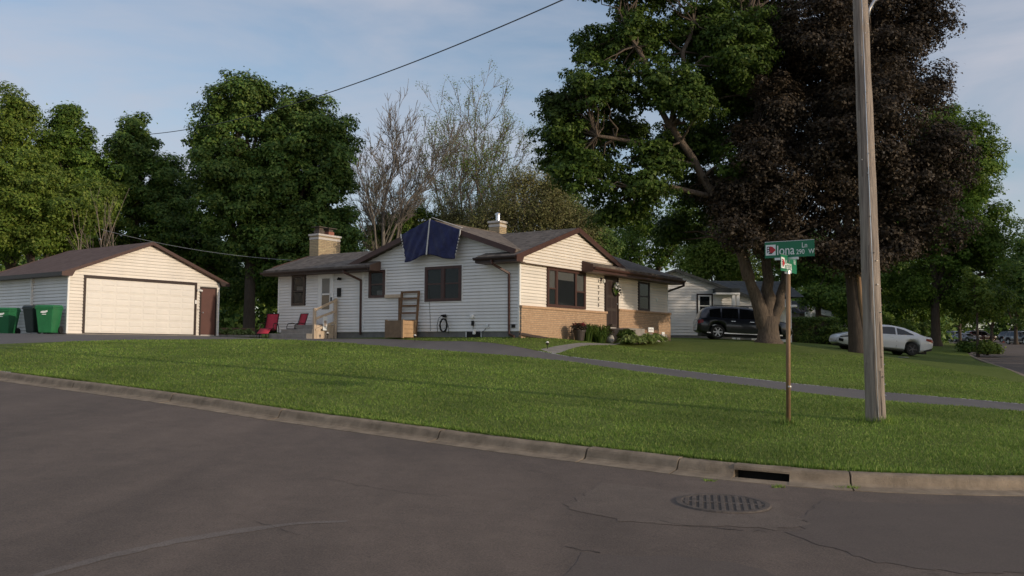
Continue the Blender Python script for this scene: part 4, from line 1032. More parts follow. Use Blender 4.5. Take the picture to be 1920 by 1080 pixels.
MB().beam((pk, -.31, pkz + .04), (nxx(1420), -.31, zn(nxx(1420), 0) - .08), .03, .16).build('rake_board', M['shingle_n'], nb, fix=True)
# side wing with its ridge running across, porch return and front entry
x1, x2 = nxx(1372), nxx(1500)
MB().box(x1 + .1, x2, 1.6, 8, -.6, nzz(556)).build('wing_wall', M['siding_white'], nb)
MB().prism([(x1 - 1.2, 1.0, nzz(553)), (x1 - 1.2, 5.0, nzz(514)), (x1 - 1.2, 9, nzz(550))], (x2 - x1 + 1.8, 0, 0)).build('wing_roof', M['shingle_n'], nb, fix=True)
MB().box(nxx(1337), nxx(1382), -.75, .4, nzz(549), nzz(541)).build('porch_roof', M['shingle_n'], nb)
MB().box(nxx(1337), nxx(1382), -.78, .3, nzz(552.5), nzz(549.3)).build('porch_fascia', M['trim_white'], nb)
for px_ in (1371, 1379): MB().box(nxx(px_) - .09, nxx(px_) + .09, -.7, -.52, -.4, nzz(552.6)).build('porch_post', M['trim_white'], nb)
window(Face('R', 1.6), nxx(1390), nxx(1412), nzz(600), nzz(560), nb, M['brown_dark'], mull=(nxx(1401),), fw=.06)
window(Face('R', 1.6), nxx(1450), nxx(1458), nzz(602), nzz(575), nb, M['trim_white'], fw=.06, casing=M['trim_white'], cw=.08)
MB().box(nxx(1483), nxx(1488), .6, .9, -.4, nzz(578)).build('porch_post', M['trim_white'], nb)
MB().box(nxx(1440), nxx(1500), .5, 1.7, nzz(573), nzz(569)).build('porch_beam', M['trim_white'], nb)

# the farther house behind the hedge
FY = 76.0; fs = FY / FPX
f0 = at(1480, 640, FY)
fh = empty('far_house', (f0.x, f0.y, gz(f0.x, f0.y)), .0, 'mauve sided house with white window trim beyond the clipped hedge', 'house')
dz_ = f0.z - fh.location.z
fx = lambda px: (px - 1480) * fs
fz = lambda py: (640 - py) * fs + dz_
fwl = MB().box(fx(1500), fx(1640), .03, 7, -.3, fz(575)).build('wall', M['mauve'], fh)
siding(Face('R', 0), 0, fz(575), .2, lambda z: fx(1500), lambda z: fx(1640), [], M['mauve'], fwl, 31)
for a, b in ((1563, 1570), (1586, 1594), (1516, 1530)): window(Face('R', -.02), fx(a), fx(b), fz(615), fz(592), fh, M['trim_white'], fw=.07, casing=M['trim_white'], cw=.12)
MB().prism([(fx(1490), -.6, fz(588)), (fx(1490), 3.5, fz(560)), (fx(1490), 7.6, fz(580))], (fx(1650) - fx(1490), 0, 0)).build('roof', M['shingle_n'], fh, fix=True)
for k_ in range(3): MB().beam((fx(1506), -.9 - k_ * .3, fz(574 + 5 * k_)), (fx(1556), -.9 - k_ * .3, fz(588 + 3 * k_)), .08, .2).build('pergola_beam', M['trim_white'], fh)
for px_ in (1508, 1552): MB().box(fx(px_), fx(px_) + .15, -1.6, -1.45, -.3, fz(588)).build('pergola_post', M['trim_white'], fh)
MB().box(fx(1503), fx(1522), -1.2, -.9, fz(594), fz(586)).build('pergola_panel', M['trim_white'], fh)

# ------------------------------------------------------------------ trees
def leaf_cloud(centres, radii, n, size, flat=.7, outdir=None, jit=.55, seed=0):
    """n leaf triangles scattered in clumps; returns verts, faces"""
    g = np.random.default_rng(seed); k = len(centres)
    pr = radii ** 2; pr = pr / pr.sum(); ci = g.choice(k, n, p=pr)
    dr0 = g.normal(0, 1, (n, 3)); dr0 /= np.linalg.norm(dr0, axis=1)[:, None]
    dr0[:, 2] = np.where(g.random(n) < .35, np.abs(dr0[:, 2]), dr0[:, 2])
    rr0 = np.where(g.random(n) < .8, g.uniform(.62, 1.0, n), np.minimum(np.abs(g.normal(.75, .4, n)), 1.45))
    off = dr0 * (rr0 * radii[ci])[:, None]; off[:, 2] *= flat
    P = centres[ci] + off
    nrm = dr0 * .8 + g.normal(0, .5, (n, 3)); nrm[:, 2] += .55
    if outdir is not None: nrm += outdir[ci] * .45
    nrm /= np.linalg.norm(nrm, axis=1)[:, None]
    t = g.normal(0, 1, (n, 3)); t -= nrm * (t * nrm).sum(1)[:, None]; t /= np.linalg.norm(t, axis=1)[:, None]; b = np.cross(nrm, t)
    s = size * g.uniform(1 - jit, 1 + jit, n)[:, None]
    v = np.empty((n, 3, 3))
    v[:, 0] = P - t * s * .55; v[:, 1] = P + t * s * .3 + b * s * .42; v[:, 2] = P + t * s * .38 - b * s * .42
    return v.reshape(-1, 3), np.arange(n * 3).reshape(-1, 3)

def branch_path(a, b, n=5, wob=.12, sag=0, g=None):
    a, b = np.array(a, float), np.array(b, float); d = np.linalg.norm(b - a); P = []
    for i in range(n + 1):
        t = i / n; p = a * (1 - t) + b * t
        if 0 < i < n: p = p + g.normal(0, wob, 3) * d * .35 * math.sin(PI * t)
        p[2] += sag * math.sin(PI * t) * d
        P.append(tuple(p))
    return P

def tree(name, label, base, lobes, n_leaf, size, lm, bm, r0=.3, fork=2.5, clump=.55, nclump=None, group=None, seed=1, sub=40, shell=.45, limbs=None, flat=.7, lean=(0, 0), trunk_sides=12, flare=1.5):
    """lobes: world ellipsoids (cx,cy,cz,rx,ry,rz). trunk and limbs are one part, the leaves another"""
    g = np.random.default_rng(seed); base = np.array(base, float)
    root = empty(name, base, 0, label, 'tree', group)
    lob = np.array(lobes, float); lob[:, :3] -= base
    vol = lob[:, 3] * lob[:, 4] * lob[:, 5]; wts = vol ** .75; wts /= wts.sum()
    nc = nclump or int(len(lob) * 60)
    li = g.choice(len(lob), nc, p=wts)
    d = g.normal(0, 1, (nc, 3)); d /= np.linalg.norm(d, axis=1)[:, None]
    rr = g.random(nc) ** shell * g.uniform(.82, 1.12, nc)
    C = lob[li, :3] + d * rr[:, None] * lob[li, 3:6]
    rad = clump * g.uniform(.6, 1.5, nc)
    v, q = leaf_cloud(C, rad, n_leaf, size, flat, d, seed=seed + 5)
    np_mesh('crown', v, q, lm, root, tri=True)
    # wood
    mb = MB(); top = np.array([lean[0], lean[1], fork])
    tr = [(0, 0, -.3), (0, 0, .0), (lean[0] * .1, lean[1] * .1, fork * .12), (lean[0] * .4, lean[1] * .4, fork * .45), tuple(top)]
    mb.tube(tr, [r0 * flare * 1.1, r0 * flare, r0 * 1.08, r0 * .95, r0 * .88], trunk_sides)
    if limbs is None:
        limbs = []
        for i in range(len(lob)):
            e = lob[i, :3] + g.normal(0, .2, 3) * lob[i, 3:6]
            limbs.append((tuple(top + g.normal(0, r0 * .25, 3) * [1, 1, .3]), tuple(e), r0 * (.35 + .3 * g.random())))
        tops = lob[np.argmax(lob[:, 2]), :3]; limbs.append((tuple(top), tuple(tops), r0 * .75))
    ends = []
    for a, b, r in limbs:
        P = branch_path(a, b, 6, .07, .03, g); mb.tube(P, [r * (1 - .07 * i) for i in range(7)], 9, cap=False); ends += [(np.array(p), r * (1 - .07 * i)) for i, p in enumerate(P) if i > 1]
    ep = np.array([e[0] for e in ends]); er = np.array([e[1] for e in ends])
    for c in C[g.choice(nc, min(sub, nc), replace=False)]:
        k = int(np.argmin(((ep - c) ** 2).sum(1) + g.random(len(ep)) * 2)); r = min(er[k] * .6, .07)
        mb.tube(branch_path(ep[k], c, 4, .2, .04, g), [r, r * .75, r * .55, r * .35, r * .15], 4, cap=False)
    mb.build('trunk', bm, root, smooth=True)
    return root

def lobes_px(Y, L):
    """lobes given as (px, py, rx px, ry px, dY, ry depth m)"""
    o_ = []
    for q in L:
        px, py, rx, ry = q[:4]; dy = q[4] if len(q) > 4 else 0
        s = (Y + dy) / FPX; p = at(px, py, Y + dy); o_.append((p.x, p.y, p.z, rx * s, q[5] if len(q) > 5 else (rx + ry) / 2 * s, ry * s))
    return o_
def ground_at(px, Y):
    p = at(px, 640, Y); return (p.x, p.y, gz(p.x, p.y))

# big green maple in the front yard
Y = 38.0; bx = at(1441, 641, Y); base = (bx.x, bx.y, gz(bx.x, bx.y))
def rel(px, py, Yy, b): p = at(px, py, Yy); return (p.x - b[0], p.y - b[1], p.z - b[2])
lm = [(rel(1434, 612, 38, base), rel(1404, 520, 37.8, base), .34), (rel(1405, 524, 37.8, base), rel(1372, 430, 37.6, base), .27), (rel(1373, 434, 37.6, base), rel(1258, 235, 37, base), .215), (rel(1300, 310, 37.2, base), rel(1120, 255, 36.5, base), .12),
      (rel(1442, 608, 38, base), rel(1437, 480, 38.4, base), .31), (rel(1437, 484, 38.4, base), rel(1415, 330, 38.6, base), .24), (rel(1415, 335, 38.6, base), rel(1395, 60, 38.6, base), .18), (rel(1450, 606, 38, base), rel(1474, 520, 38.3, base), .25), (rel(1473, 524, 38.3, base), rel(1480, 420, 38.5, base), .2), (rel(1480, 425, 38.5, base), rel(1540, 180, 39, base), .15),
      (rel(1258, 240, 37, base), rel(1180, 60, 37, base), .13), (rel(1340, 370, 37.4, base), rel(1180, 350, 36, base), .12), (rel(1258, 240, 37, base), rel(1300, 40, 38, base), .13)]
tree('maple_tree', 'big green maple with forked trunk beside the dark parked car', base,
     lobes_px(38, [(1125, 170, 90, 62, -1), (1070, 250, 65, 50, -.5), (1195, 70, 90, 65, 0), (1330, 60, 95, 80, 1), (1245, 160, 85, 55, -1.5), (1100, 320, 75, 45, -1), (1195, 345, 85, 45, -1.5), (1180, -40, 130, 60, 0), (1340, 170, 65, 65, 2), (1160, 400, 65, 35, -.5), (1400, -60, 140, 80, 2), (1440, 60, 60, 90, 3), (1270, 430, 60, 35, 2.5), (1310, 350, 60, 40, 2.5),
                   (1400, 180, 60, 90, 3), (1160, 250, 70, 40, 1), (1055, 200, 50, 45, 0), (1390, 90, 70, 80, -1), (1040, 300, 40, 40, .5), (1110, 90, 50, 40, .5), (1270, 275, 75, 55, 1.5), (1345, 385, 60, 50, 2), (1225, 300, 65, 40, -1), (1340, 260, 60, 50, 2.5), (1300, 190, 60, 45, -2), (1375, 320, 50, 45, -1)]),
     262000, .13, M['leaf_maple'], M['bark'], .44, 1.05, .36, 2900, seed=3, sub=330, shell=.62, limbs=lm, flare=1.35, trunk_sides=16, flat=.6)
# purple maple
bx = at(1610, 666, 37); base = (bx.x, bx.y, gz(bx.x, bx.y))
lm = [(rel(1601, 485, 37.05, base), rel(1588, 380, 37.30, base), .25), (rel(1588, 385, 37.30, base), rel(1560, 130, 38.00, base), .2), (rel(1600, 480, 37.10, base), rel(1480, 300, 37.50, base), .17), (rel(1603, 490, 37.00, base), rel(1700, 330, 37.00, base), .16), (rel(1590, 390, 37.30, base), rel(1640, 60, 38.00, base), .17), (rel(1480, 300, 37.50, base), rel(1400, 300, 37.00, base), .1), (rel(1605, 480, 37.00, base), rel(1760, 420, 36.2, base), .11)]
pt = tree('purple_maple', 'dark purple leaved maple whose trunk hides part of the white car', base,
     lobes_px(37, [(1400, 360, 75, 65, 0), (1470, 270, 90, 70, 1), (1560, 180, 110, 90, 2), (1660, 120, 110, 90, 1), (1480, 120, 80, 80, 2.5), (1600, 20, 130, 90, 2), (1720, 30, 75, 80, 1), (1560, 350, 110, 80, 1), (1690, 320, 100, 90, 0), (1770, 300, 62, 75, -.5), (1500, 430, 80, 45, 1), (1640, 430, 100, 55, 0), (1740, 420, 75, 45, -.5), (1740, 170, 55, 50, 1), (1520, -60, 120, 70, 3), (1380, 410, 55, 30, 1), (1450, 350, 70, 60, -1), (1600, 280, 100, 90, -1), (1640, 200, 90, 80, -1), (1540, 60, 90, 90, 0), (1420, 300, 55, 70, -.5), (1360, 380, 40, 40, 0), (1450, 200, 60, 70, 0), (1560, 470, 60, 25, -.5), (1340, 350, 35, 40, 1), (1400, 440, 55, 32, -1), (1475, 465, 60, 28, -1), (1600, 485, 70, 26, -1.2), (1440, 400, 60, 40, 0), (1680, 470, 60, 28, -.5)]),
     330000, .108, M['leaf_purple'], M['bark_d'], .34, 4.3, .5, 1700, seed=4, sub=110, shell=.5, limbs=lm, lean=(-.2, .05), flare=1.2, trunk_sides=14)
# strip of bare wood where the bark has split
hb = MB().tube([(.24, -.30, -.05), (.19, -.27, .6), (.10, -.29, 1.3), (.02, -.29, 2.2), (-.06, -.28, 3.2), (-.12, -.2, 4.0)], [.11, .10, .08, .09, .08, .02], 8)
hb.build('bark_split', M['heartwood'], pt, smooth=True)

# green tree down the street, to the right
b3 = ground_at(1755, 62)
tree('linden_tree', 'rounded bright green tree past the white car with a straight trunk', b3, lobes_px(62, [(1800, 330, 75, 80), (1760, 250, 70, 60, 1), (1840, 420, 55, 80, -1), (1790, 470, 85, 70), (1850, 510, 45, 60, -1), (1720, 420, 70, 80, 1), (1700, 540, 70, 45, 1), (1820, 560, 60, 40), (1830, 270, 40, 50, -1)]), 131250, 0.160, M['leaf_bright'], M['bark_d'], .3, 3.4, .75, 420, seed=5, sub=40, shell=.4)
b3 = ground_at(1700, 74)
tree('shade_tree', 'mid green shade tree in the deep background behind the white car', b3, lobes_px(74, [(1660, 500, 70, 70), (1580, 520, 70, 60, 1), (1640, 590, 80, 30, -3), (1720, 580, 60, 35, -2)]), 70000, 0.168, M['leaf_mid'], M['bark_d'], .3, 2.6, .8, 240, seed=6)
b3 = ground_at(1535, 66)
tree('shade_tree', 'low spreading green tree over the hedge between the two maple trunks', b3, lobes_px(66, [(1530, 500, 60, 55), (1580, 560, 45, 25, -2), (1490, 470, 50, 60, 1), (1540, 555, 35, 22, -2)]), 49000, 0.168, M['leaf_mid'], M['bark_d'], .22, 2.8, .7, 180, seed=7)
# trees behind the neighbour
b3 = ground_at(1350, 72)
tree('birch_tree', 'yellow green weeping tree rising behind the neighbour roof', b3, lobes_px(72, [(1345, 470, 45, 55), (1375, 500, 35, 40), (1310, 490, 40, 45)]), 45500, 0.160, M['leaf_olive'], M['bark_pale'], .2, 3, .7, 180, seed=8, flat=1.1)
b3 = ground_at(1215, 78)
tree('thin_tree', 'thin grey green tree with sky showing through behind the neighbour gable', b3, lobes_px(78, [(1200, 440, 70, 60), (1260, 470, 55, 50), (1300, 400, 60, 50), (1150, 470, 50, 40), (1390, 440, 55, 60), (1440, 500, 40, 45)]), 42000, 0.168, M['leaf_mid'], M['bark_d'], .2, 3.5, .85, 150, seed=9, sub=70)
# trees along the left: behind the garage
b3 = ground_at(15, 52)
tree('ash_tree', 'tall light green tree with a thin pointed top left of the garage', b3, lobes_px(52, [(10, 330, 90, 100), (30, 230, 40, 60), (-20, 430, 90, 80), (90, 360, 60, 80), (18, 190, 14, 32)]), 91000, 0.143, M['leaf_olive'], M['bark_d'], .28, 3, .6, 380, seed=10)
b3 = ground_at(130, 55)
tree('walnut_tree', 'spiky topped green tree rising directly behind the garage roof', b3, lobes_px(55, [(128, 300, 60, 80), (128, 225, 34, 34), (170, 350, 70, 80), (90, 420, 70, 70), (160, 440, 70, 60), (130, 200, 14, 16)]), 80500, 0.151, M['leaf_mid'], M['bark_d'], .26, 3, .55, 340, seed=11)
b3 = ground_at(250, 57)
tree('walnut_tree', 'darker green tree with uneven top between the garage and the dense maple', b3, lobes_px(57, [(245, 290, 45, 65), (250, 235, 26, 28), (290, 350, 70, 80), (225, 400, 70, 80), (330, 420, 60, 90), (310, 320, 30, 45), (270, 480, 90, 60)]), 98000, 0.151, M['leaf_dense'], M['bark_d'], .3, 3, .55, 380, seed=12)
b3 = ground_at(60, 47)
tree('boxelder_tree', 'low olive green tree leaning over the back of the garage', b3, lobes_px(47, [(60, 380, 70, 55), (130, 400, 60, 50), (20, 440, 70, 45), (180, 380, 50, 50, 2), (40, 330, 60, 40), (90, 450, 60, 30)]), 80500, 0.126, M['leaf_olive'], M['bark_d'], .2, 2.4, .5, 330, seed=13)
b3 = ground_at(400, 58)
tree('shade_tree', 'dark green tree in the gap between the garage and the house', b3, lobes_px(58, [(400, 480, 60, 70), (350, 520, 50, 50), (450, 540, 60, 40), (520, 520, 60, 60), (580, 480, 50, 60)]), 70000, 0.151, M['leaf_dense'], M['bark_d'], .3, 2.5, .6, 260, seed=14)
# the dense two-headed maple
b3 = ground_at(466, 52)
tree('dense_maple', 'tall dense dark green maple with two rounded heads behind the house chimney', b3,
     lobes_px(52, [(440, 200, 65, 55), (480, 180, 40, 40), (400, 260, 50, 55), (590, 240, 65, 60), (540, 210, 30, 35), (430, 310, 75, 70), (560, 320, 90, 80), (630, 300, 40, 60), (480, 400, 100, 80), (600, 400, 70, 70), (400, 380, 45, 60), (540, 470, 100, 60), (650, 440, 35, 40), (455, 160, 16, 20), (570, 195, 18, 20), (510, 265, 55, 55), (500, 330, 70, 60)]),
     235000, .15, M['leaf_dense'], M['bark_d'], .33, 4.2, .55, 760, seed=15, sub=60, shell=.42)
# background masses
b3 = ground_at(745, 60)
tree('small_tree', 'small round green tree peeking over the roof ridge left of the tarp', b3, lobes_px(60, [(740, 435, 36, 38), (770, 415, 26, 30), (712, 450, 30, 28), (800, 430, 30, 34)]), 21000, 0.134, M['leaf_mid'], M['bark_d'], .15, 2.5, .5, 90, seed=16)
b3 = ground_at(1075, 66)
tree('spruce_tree', 'blue green tree behind the right roof slope of the front gable', b3, lobes_px(66, [(1090, 440, 45, 60), (1130, 460, 40, 50), (1060, 400, 40, 50)]), 45500, 0.151, M['leaf_dense'], M['bark_d'], .25, 3, .6, 190, seed=17)
# distant trees along the cross street
for i, (px, Yy, tp, wd_px, lab) in enumerate([(1905, 120, 470, 60, 'dark tree across the cross street beyond the parked cars'), (1860, 150, 520, 50, 'small far tree closing the end of the cross street'), (1940, 95, 430, 60, 'tall dark tree at the far kerb of the cross street'),
                                              (1800, 135, 540, 60, 'dim distant tree above the farthest parked cars'), (1745, 110, 560, 50, 'dim distant tree in shade past the rounded green tree'), (1985, 128, 440, 70, 'distant tree shading the parked cars from the far verge'), (2040, 145, 450, 80, 'distant broad tree on the far verge behind the parked cars')]):  # last two are added off to the right to shade the parked cars
    b3 = at(px, 640, Yy); b3 = (b3.x, b3.y, b3.z - .3)
    tree('distant_tree', lab, b3, lobes_px(Yy, [(px, (tp + 610) / 2, wd_px, (610 - tp) / 2), (px - wd_px * .5, (tp + 640) / 2, wd_px * .6, (590 - tp) / 2.3)]), 26250, 0.252, M['leaf_dense'] if i != 1 else M['leaf_mid'], M['bark_d'], .25, 2, .9, 120, seed=30 + i, group='trees along the cross street', sub=15)

# leafless and half-leafed trees
def bare_tree(name, label, base, stems, height, r0, m, levels=5, spread=.5, seed=1, leaf=None, nleaf=0, lsize=.1, twigr=.012, group=None):
    g = np.random.default_rng(seed); root = empty(name, base, 0, label, 'tree', group); mb = MB(); tips = []
    def grow(p, d, ln, r, lv):
        n = 4; path = [p]; q = p.copy(); dd = d.copy()
        for i in range(n):
            dd = dd + g.normal(0, .09, 3) + np.array([0, 0, .03]); dd /= np.linalg.norm(dd); q = q + dd * ln / n; path.append(q.copy())
        r1 = max(r * .62, twigr * .6)
        mb.tube([tuple(x) for x in path], [r + (r1 - r) * i / n for i in range(n + 1)], 7 if r > .06 else (4 if r > .02 else 3), cap=False)
        if lv == 0: tips.append(path[-1]); tips.append(path[-2]); return
        k = g.integers(3, 5) if lv > 1 else g.integers(4, 7)
        for j in range(k):
            i = n if j == 0 else g.integers(1, n + 1)
            a = g.normal(0, 1, 3); a -= dd * (a @ dd); a /= np.linalg.norm(a)
            sp_ = spread * g.uniform(.5, 1.2) * (.35 if j == 0 else 1)
            nd = dd * math.cos(sp_) + a * math.sin(sp_); nd[2] = nd[2] * .95 + .05; nd /= np.linalg.norm(nd)
            grow(path[i], nd, ln * g.uniform(.55, .8) * (1.05 if j == 0 else .9), max(r1 * (.85 if j == 0 else .6), twigr), lv - 1)
    for (dx, dy, l0, rs, st_) in stems:
        d = np.array([dx, dy, 1.0]); d /= np.linalg.norm(d); grow(np.array([st_[0], st_[1], -.2]), d, height * l0, r0 * rs, levels)
    mb.build('trunk', m, root, smooth=True)
    if leaf:
        T = np.array(tips); v, q = leaf_cloud(T, np.full(len(T), .28), nleaf, lsize, 1.0, seed=seed + 1); np_mesh('crown', v, q, leaf, root, tri=True)
    return root
b3 = ground_at(702, 56)
bare_tree('dead_tree', 'leafless grey tree with upright branches behind the side roof', b3, [(-.06, 0, .30, 1, (0, 0)), (.24, .05, .30, .8, (.15, 0))], 18.6, .24, M['twig'], 6, .52, 21, twigr=.016)
b3 = ground_at(840, 62)
bare_tree('budding_tree', 'many stemmed tree just coming into leaf behind the tarp gable', b3, [(-.34, 0, .34, 1, (-.4, 0)), (-.12, .1, .37, .9, (0, .3)), (.08, -.1, .38, .9, (.3, 0)), (.32, .05, .34, .8, (.6, 0))], 15.8, .17, M['twig'], 5, .50, 22, M['leaf_olive'], 26000, .085, twigr=.017)
b3 = ground_at(945, 64)
bare_tree('budding_tree', 'half leafed tree behind the small chimney with the vent pipe', b3, [(-.2, 0, .35, 1, (-.3, 0)), (.05, .1, .37, 1, (0, .2)), (.28, 0, .34, .8, (.4, 0))], 16.8, .17, M['twig'], 5, .50, 23, M['leaf_olive'], 26000, .085, twigr=.017)
b3 = ground_at(890, 67)
bare_tree('budding_tree', 'softly greening tree filling the gap behind the tarp and the small chimney', b3, [(-.28, 0, .34, 1, (-.4, 0)), (-.02, .1, .36, .9, (0, .3)), (.26, -.1, .34, .9, (.3, 0))], 17.2, .17, M['twig'], 5, .55, 25, M['leaf_olive'], 30000, .085, twigr=.017)
# brownish thicket behind the roof
for i, (px, Yy, lob, n, lab) in enumerate([(960, 57, [(890, 430, 60, 45), (950, 400, 65, 60), (1010, 410, 60, 60), (930, 450, 70, 30), (985, 340, 45, 40)], 26000, 'brown olive thicket just behind the chimney with the vent pipe'),
                                         (1060, 58, [(1050, 400, 55, 55), (1090, 430, 50, 45), (1030, 360, 45, 50)], 20000, 'brown olive thicket behind the peak of the front gable'),
                                         (820, 60, [(800, 440, 40, 35), (850, 420, 40, 45), (770, 450, 26, 24)], 16000, 'brown olive thicket showing over the tarp')]):
    b3 = ground_at(px, Yy)
    tree('thicket', lab, b3, lobes_px(Yy, lob), n, .10, M['leaf_brown'], M['twig'], .1, 1.6, .75, 420, seed=40 + i, sub=400, shell=.9, group='budding thickets behind the house')
# reddish bare stems behind the garage
b3 = ground_at(168, 46)
bare_tree('bare_shrub', 'clump of bare reddish stems standing up behind the garage ridge', b3, [(-.10, 0, .5, 1, (-.5, 0)), (-.03, .1, .55, .8, (-.2, .2)), (.0, 0, .5, .9, (.1, 0)), (.06, .0, .55, .8, (.4, .1)), (.12, .0, .5, .8, (.7, 0))], 6.6, .06, M['bark_pale'], 2, .35, 24)

# hedge and shrubs
def shrub(name, label, base, lobes, n, size, lm, cat='shrub', group=None, seed=1, clump=.2, nc=60, flat=.8):
    g = np.random.default_rng(seed); root = empty(name, base, 0, label, cat, group); lob = np.array(lobes, float)
    w_ = lob[:, 3] * lob[:, 4]; li = g.choice(len(lob), nc, p=w_ / w_.sum()); d = g.normal(0, 1, (nc, 3)); d /= np.linalg.norm(d, axis=1)[:, None]
    C = lob[li, :3] + d * (g.random(nc) ** .5)[:, None] * lob[li, 3:6]; C[:, 2] = np.abs(C[:, 2])
    v, q = leaf_cloud(C, clump * g.uniform(.6, 1.4, nc), n, size, flat, d, seed=seed); v[:, 2] = np.maximum(v[:, 2], .01); np_mesh('foliage', v, q, lm, root, tri=True)
    mb = MB()
    for c in C[:14]: mb.tube([(c[0] * .2, c[1] * .2, -.05), (c[0] * .6, c[1] * .6, c[2] * .5), tuple(c)], [.018, .012, .005], 4, cap=False)
    mb.build('stems', M['bark_d'], root); return root
hp = ground_at(1528, 58)
hg = empty('hedge', hp, 0, 'tall clipped dark green hedge between the two maple trunks', 'hedge'); g_ = np.random.default_rng(5)
nC = 420; C_ = np.column_stack([g_.uniform(-1.35, 1.35, nC), g_.uniform(-.6, .6, nC), g_.uniform(.1, 1.45, nC)])
ax = g_.integers(0, 3, nC); C_[ax == 0, 1] = -.6; C_[ax == 1, 2] = 1.45
v_, q_ = leaf_cloud(C_, np.full(nC, .2), 26000, .07, 1.0, seed=6); np_mesh('foliage', v_, q_, M['leaf_dense'], hg, tri=True)
MB().box(-1.3, 1.3, -.5, .5, -.2, 1.35).build('inner_twigs', M['bark_d'], hg)
for i, (px, Yy, w_, h_, lm_, lab) in enumerate([(1572, 57, .9, 1.1, 'leaf_olive', 'light green shrub at the end of the clipped hedge'), (1670, 66, 1.8, 1.7, 'leaf_mid', 'wide green shrub behind the roof of the white car'), (1730, 68, 1.5, 1.4, 'leaf_dense', 'dark shrub behind the tail of the white car'),
                                              (1815, 57, .7, .6, 'leaf_mid', 'small low shrub by the thin sapling near the kerb'), (1850, 56, .8, .7, 'leaf_olive', 'rounded shrub on the verge beside the cross street kerb')]):
    p = ground_at(px, Yy); shrub('shrub', lab, p, [(0, 0, h_ * .45, w_, w_ * .8, h_ * .55), (w_ * .5, .2, h_ * .35, w_ * .6, w_ * .6, h_ * .4)], 5000, .12, M[lm_], group='shrubs by the neighbours', seed=50 + i, nc=80, clump=.3)
p = ground_at(1833, 56)
tree('sapling', 'thin young street tree beside the cross street kerb', p, lobes_px(56, [(1835, 560, 22, 40), (1825, 520, 18, 25)]), 3000, .13, M['leaf_olive'], M['bark_d'], .07, 2.2, .35, 50, seed=60, sub=20)
# planting at the front of the house
def hloc(x, y, dz=None): a = hw(x, y); return (a[0], a[1], gz(*a) if dz is None else HZ + dz)
def daylily(loc, n, r, h, label, group):
    root = empty('daylily', loc, 0, label, 'plant', group); mb = MB()
    for _ in range(n):
        a = random.uniform(0, 6.28); rr = random.uniform(0, r * .4); x, y = rr * math.cos(a), rr * math.sin(a); hh = h * random.uniform(.6, 1.1); o_ = r * random.uniform(.4, 1)
        dx, dy = math.cos(a) * o_, math.sin(a) * o_; px_, py_ = -math.sin(a) * .014, math.cos(a) * .014
        pts = [(x, y, -.03), (x + dx * .35, y + dy * .35, hh * .75), (x + dx * .75, y + dy * .75, hh), (x + dx * 1.1, y + dy * 1.1, hh * .75)]; ww = [1, 1, .8, .05]
        mb.grid([[(q[0] - px_ * w2, q[1] - py_ * w2, q[2]), (q[0] + px_ * w2, q[1] + py_ * w2, q[2])] for q, w2 in zip(pts, ww)])
    mb.build('leaves', M['leaf_maple'], root); return root
for i, (x, y, lab) in enumerate([(3.5, -.75, 'grassy daylily clump right beside the flower pot'), (4.1, -.7, 'grassy daylily clump between the pot clump and the pale stone'), (4.6, -.75, 'grassy daylily clump next to the pale stone'), (3.9, -1.1, 'low daylily clump in front of the others')]):
    daylily(hloc(x, y), 110, .45, .62 if i < 3 else .4, lab, 'daylilies under the picture window')
def hosta(loc, n, r, h, label, group, seed):
    g = random.Random(seed); root = empty('hosta', loc, 0, label, 'plant', group); mb = MB()
    for _ in range(n):
        a = g.uniform(0, 6.28); o_ = r * g.uniform(.1, 1); hh = h * g.uniform(.5, 1) * (1.1 - .5 * o_ / r); L_ = g.uniform(.12, .2); ww = L_ * .32
        c = Vector((math.cos(a) * o_, math.sin(a) * o_, hh)); d = Vector((math.cos(a), math.sin(a), -.25 + g.gauss(0, .2))); s_ = Vector((-math.sin(a), math.cos(a), g.gauss(0, .2)))
        mb.add([c - d * L_ * .5, c - s_ * ww + d * L_ * -.05 + Vector((0, 0, .02)), c + d * L_ * .6 + Vector((0, 0, -.03)), c + s_ * ww + d * L_ * -.05 + Vector((0, 0, .02))], [(0, 1, 2, 3)])
    mb.build('leaves', M['leaf_hosta'], root); return root
for i, (x, y, r) in enumerate([(4.9, -1.75, .38), (5.4, -1.85, .45), (6.0, -1.9, .48), (6.5, -1.8, .45), (7.0, -1.9, .5), (7.5, -1.75, .45), (5.7, -1.6, .4), (6.8, -1.65, .4)]):
    hosta(hloc(x, y), 170, r, .42, ['pale hosta clump beside the pale garden stone', 'pale hosta clump second along from the garden stone', 'pale hosta clump before the middle of the front stoop', 'pale hosta clump in front of the stoop step', 'pale hosta clump at the right edge of the front stoop', 'pale hosta clump below the white lettered sign', 'pale hosta clump pressed close to the left of the stoop', 'pale hosta clump pressed close to the lower stoop step'][i], 'hostas along the stoop', 70 + i)
shrub('flower_clump', 'dark leaved red flowering plant beside the pale stone', hloc(5.2, -.6), [(0, 0, .35, .35, .3, .3)], 1200, .08, M['leaf_purple'], 'plant', seed=90, nc=40, clump=.1)
shrub('flower_clump', 'green leafy plant growing against the front stoop', hloc(5.85, -1.25), [(0, 0, .25, .45, .3, .3)], 2200, .09, M['leaf_maple'], 'plant', seed=91, nc=50, clump=.12)
pt_ = empty('flower_pot', hloc(3.02, -.7), 0, 'dark tapered flower pot with red flowers under the picture window', 'plant pot')
MB().lathe([(.16, 0), (.22, .34), (.25, .34), (.25, .40), (.2, .40), (.19, .36)], 20).build('pot', M['terracotta'], pt_)
v_, q_ = leaf_cloud(np.array([[0, 0, .5]]), np.array([.3]), 500, .07, .6, seed=8); np_mesh('leaves', v_, q_, M['leaf_purple'], pt_, tri=True)
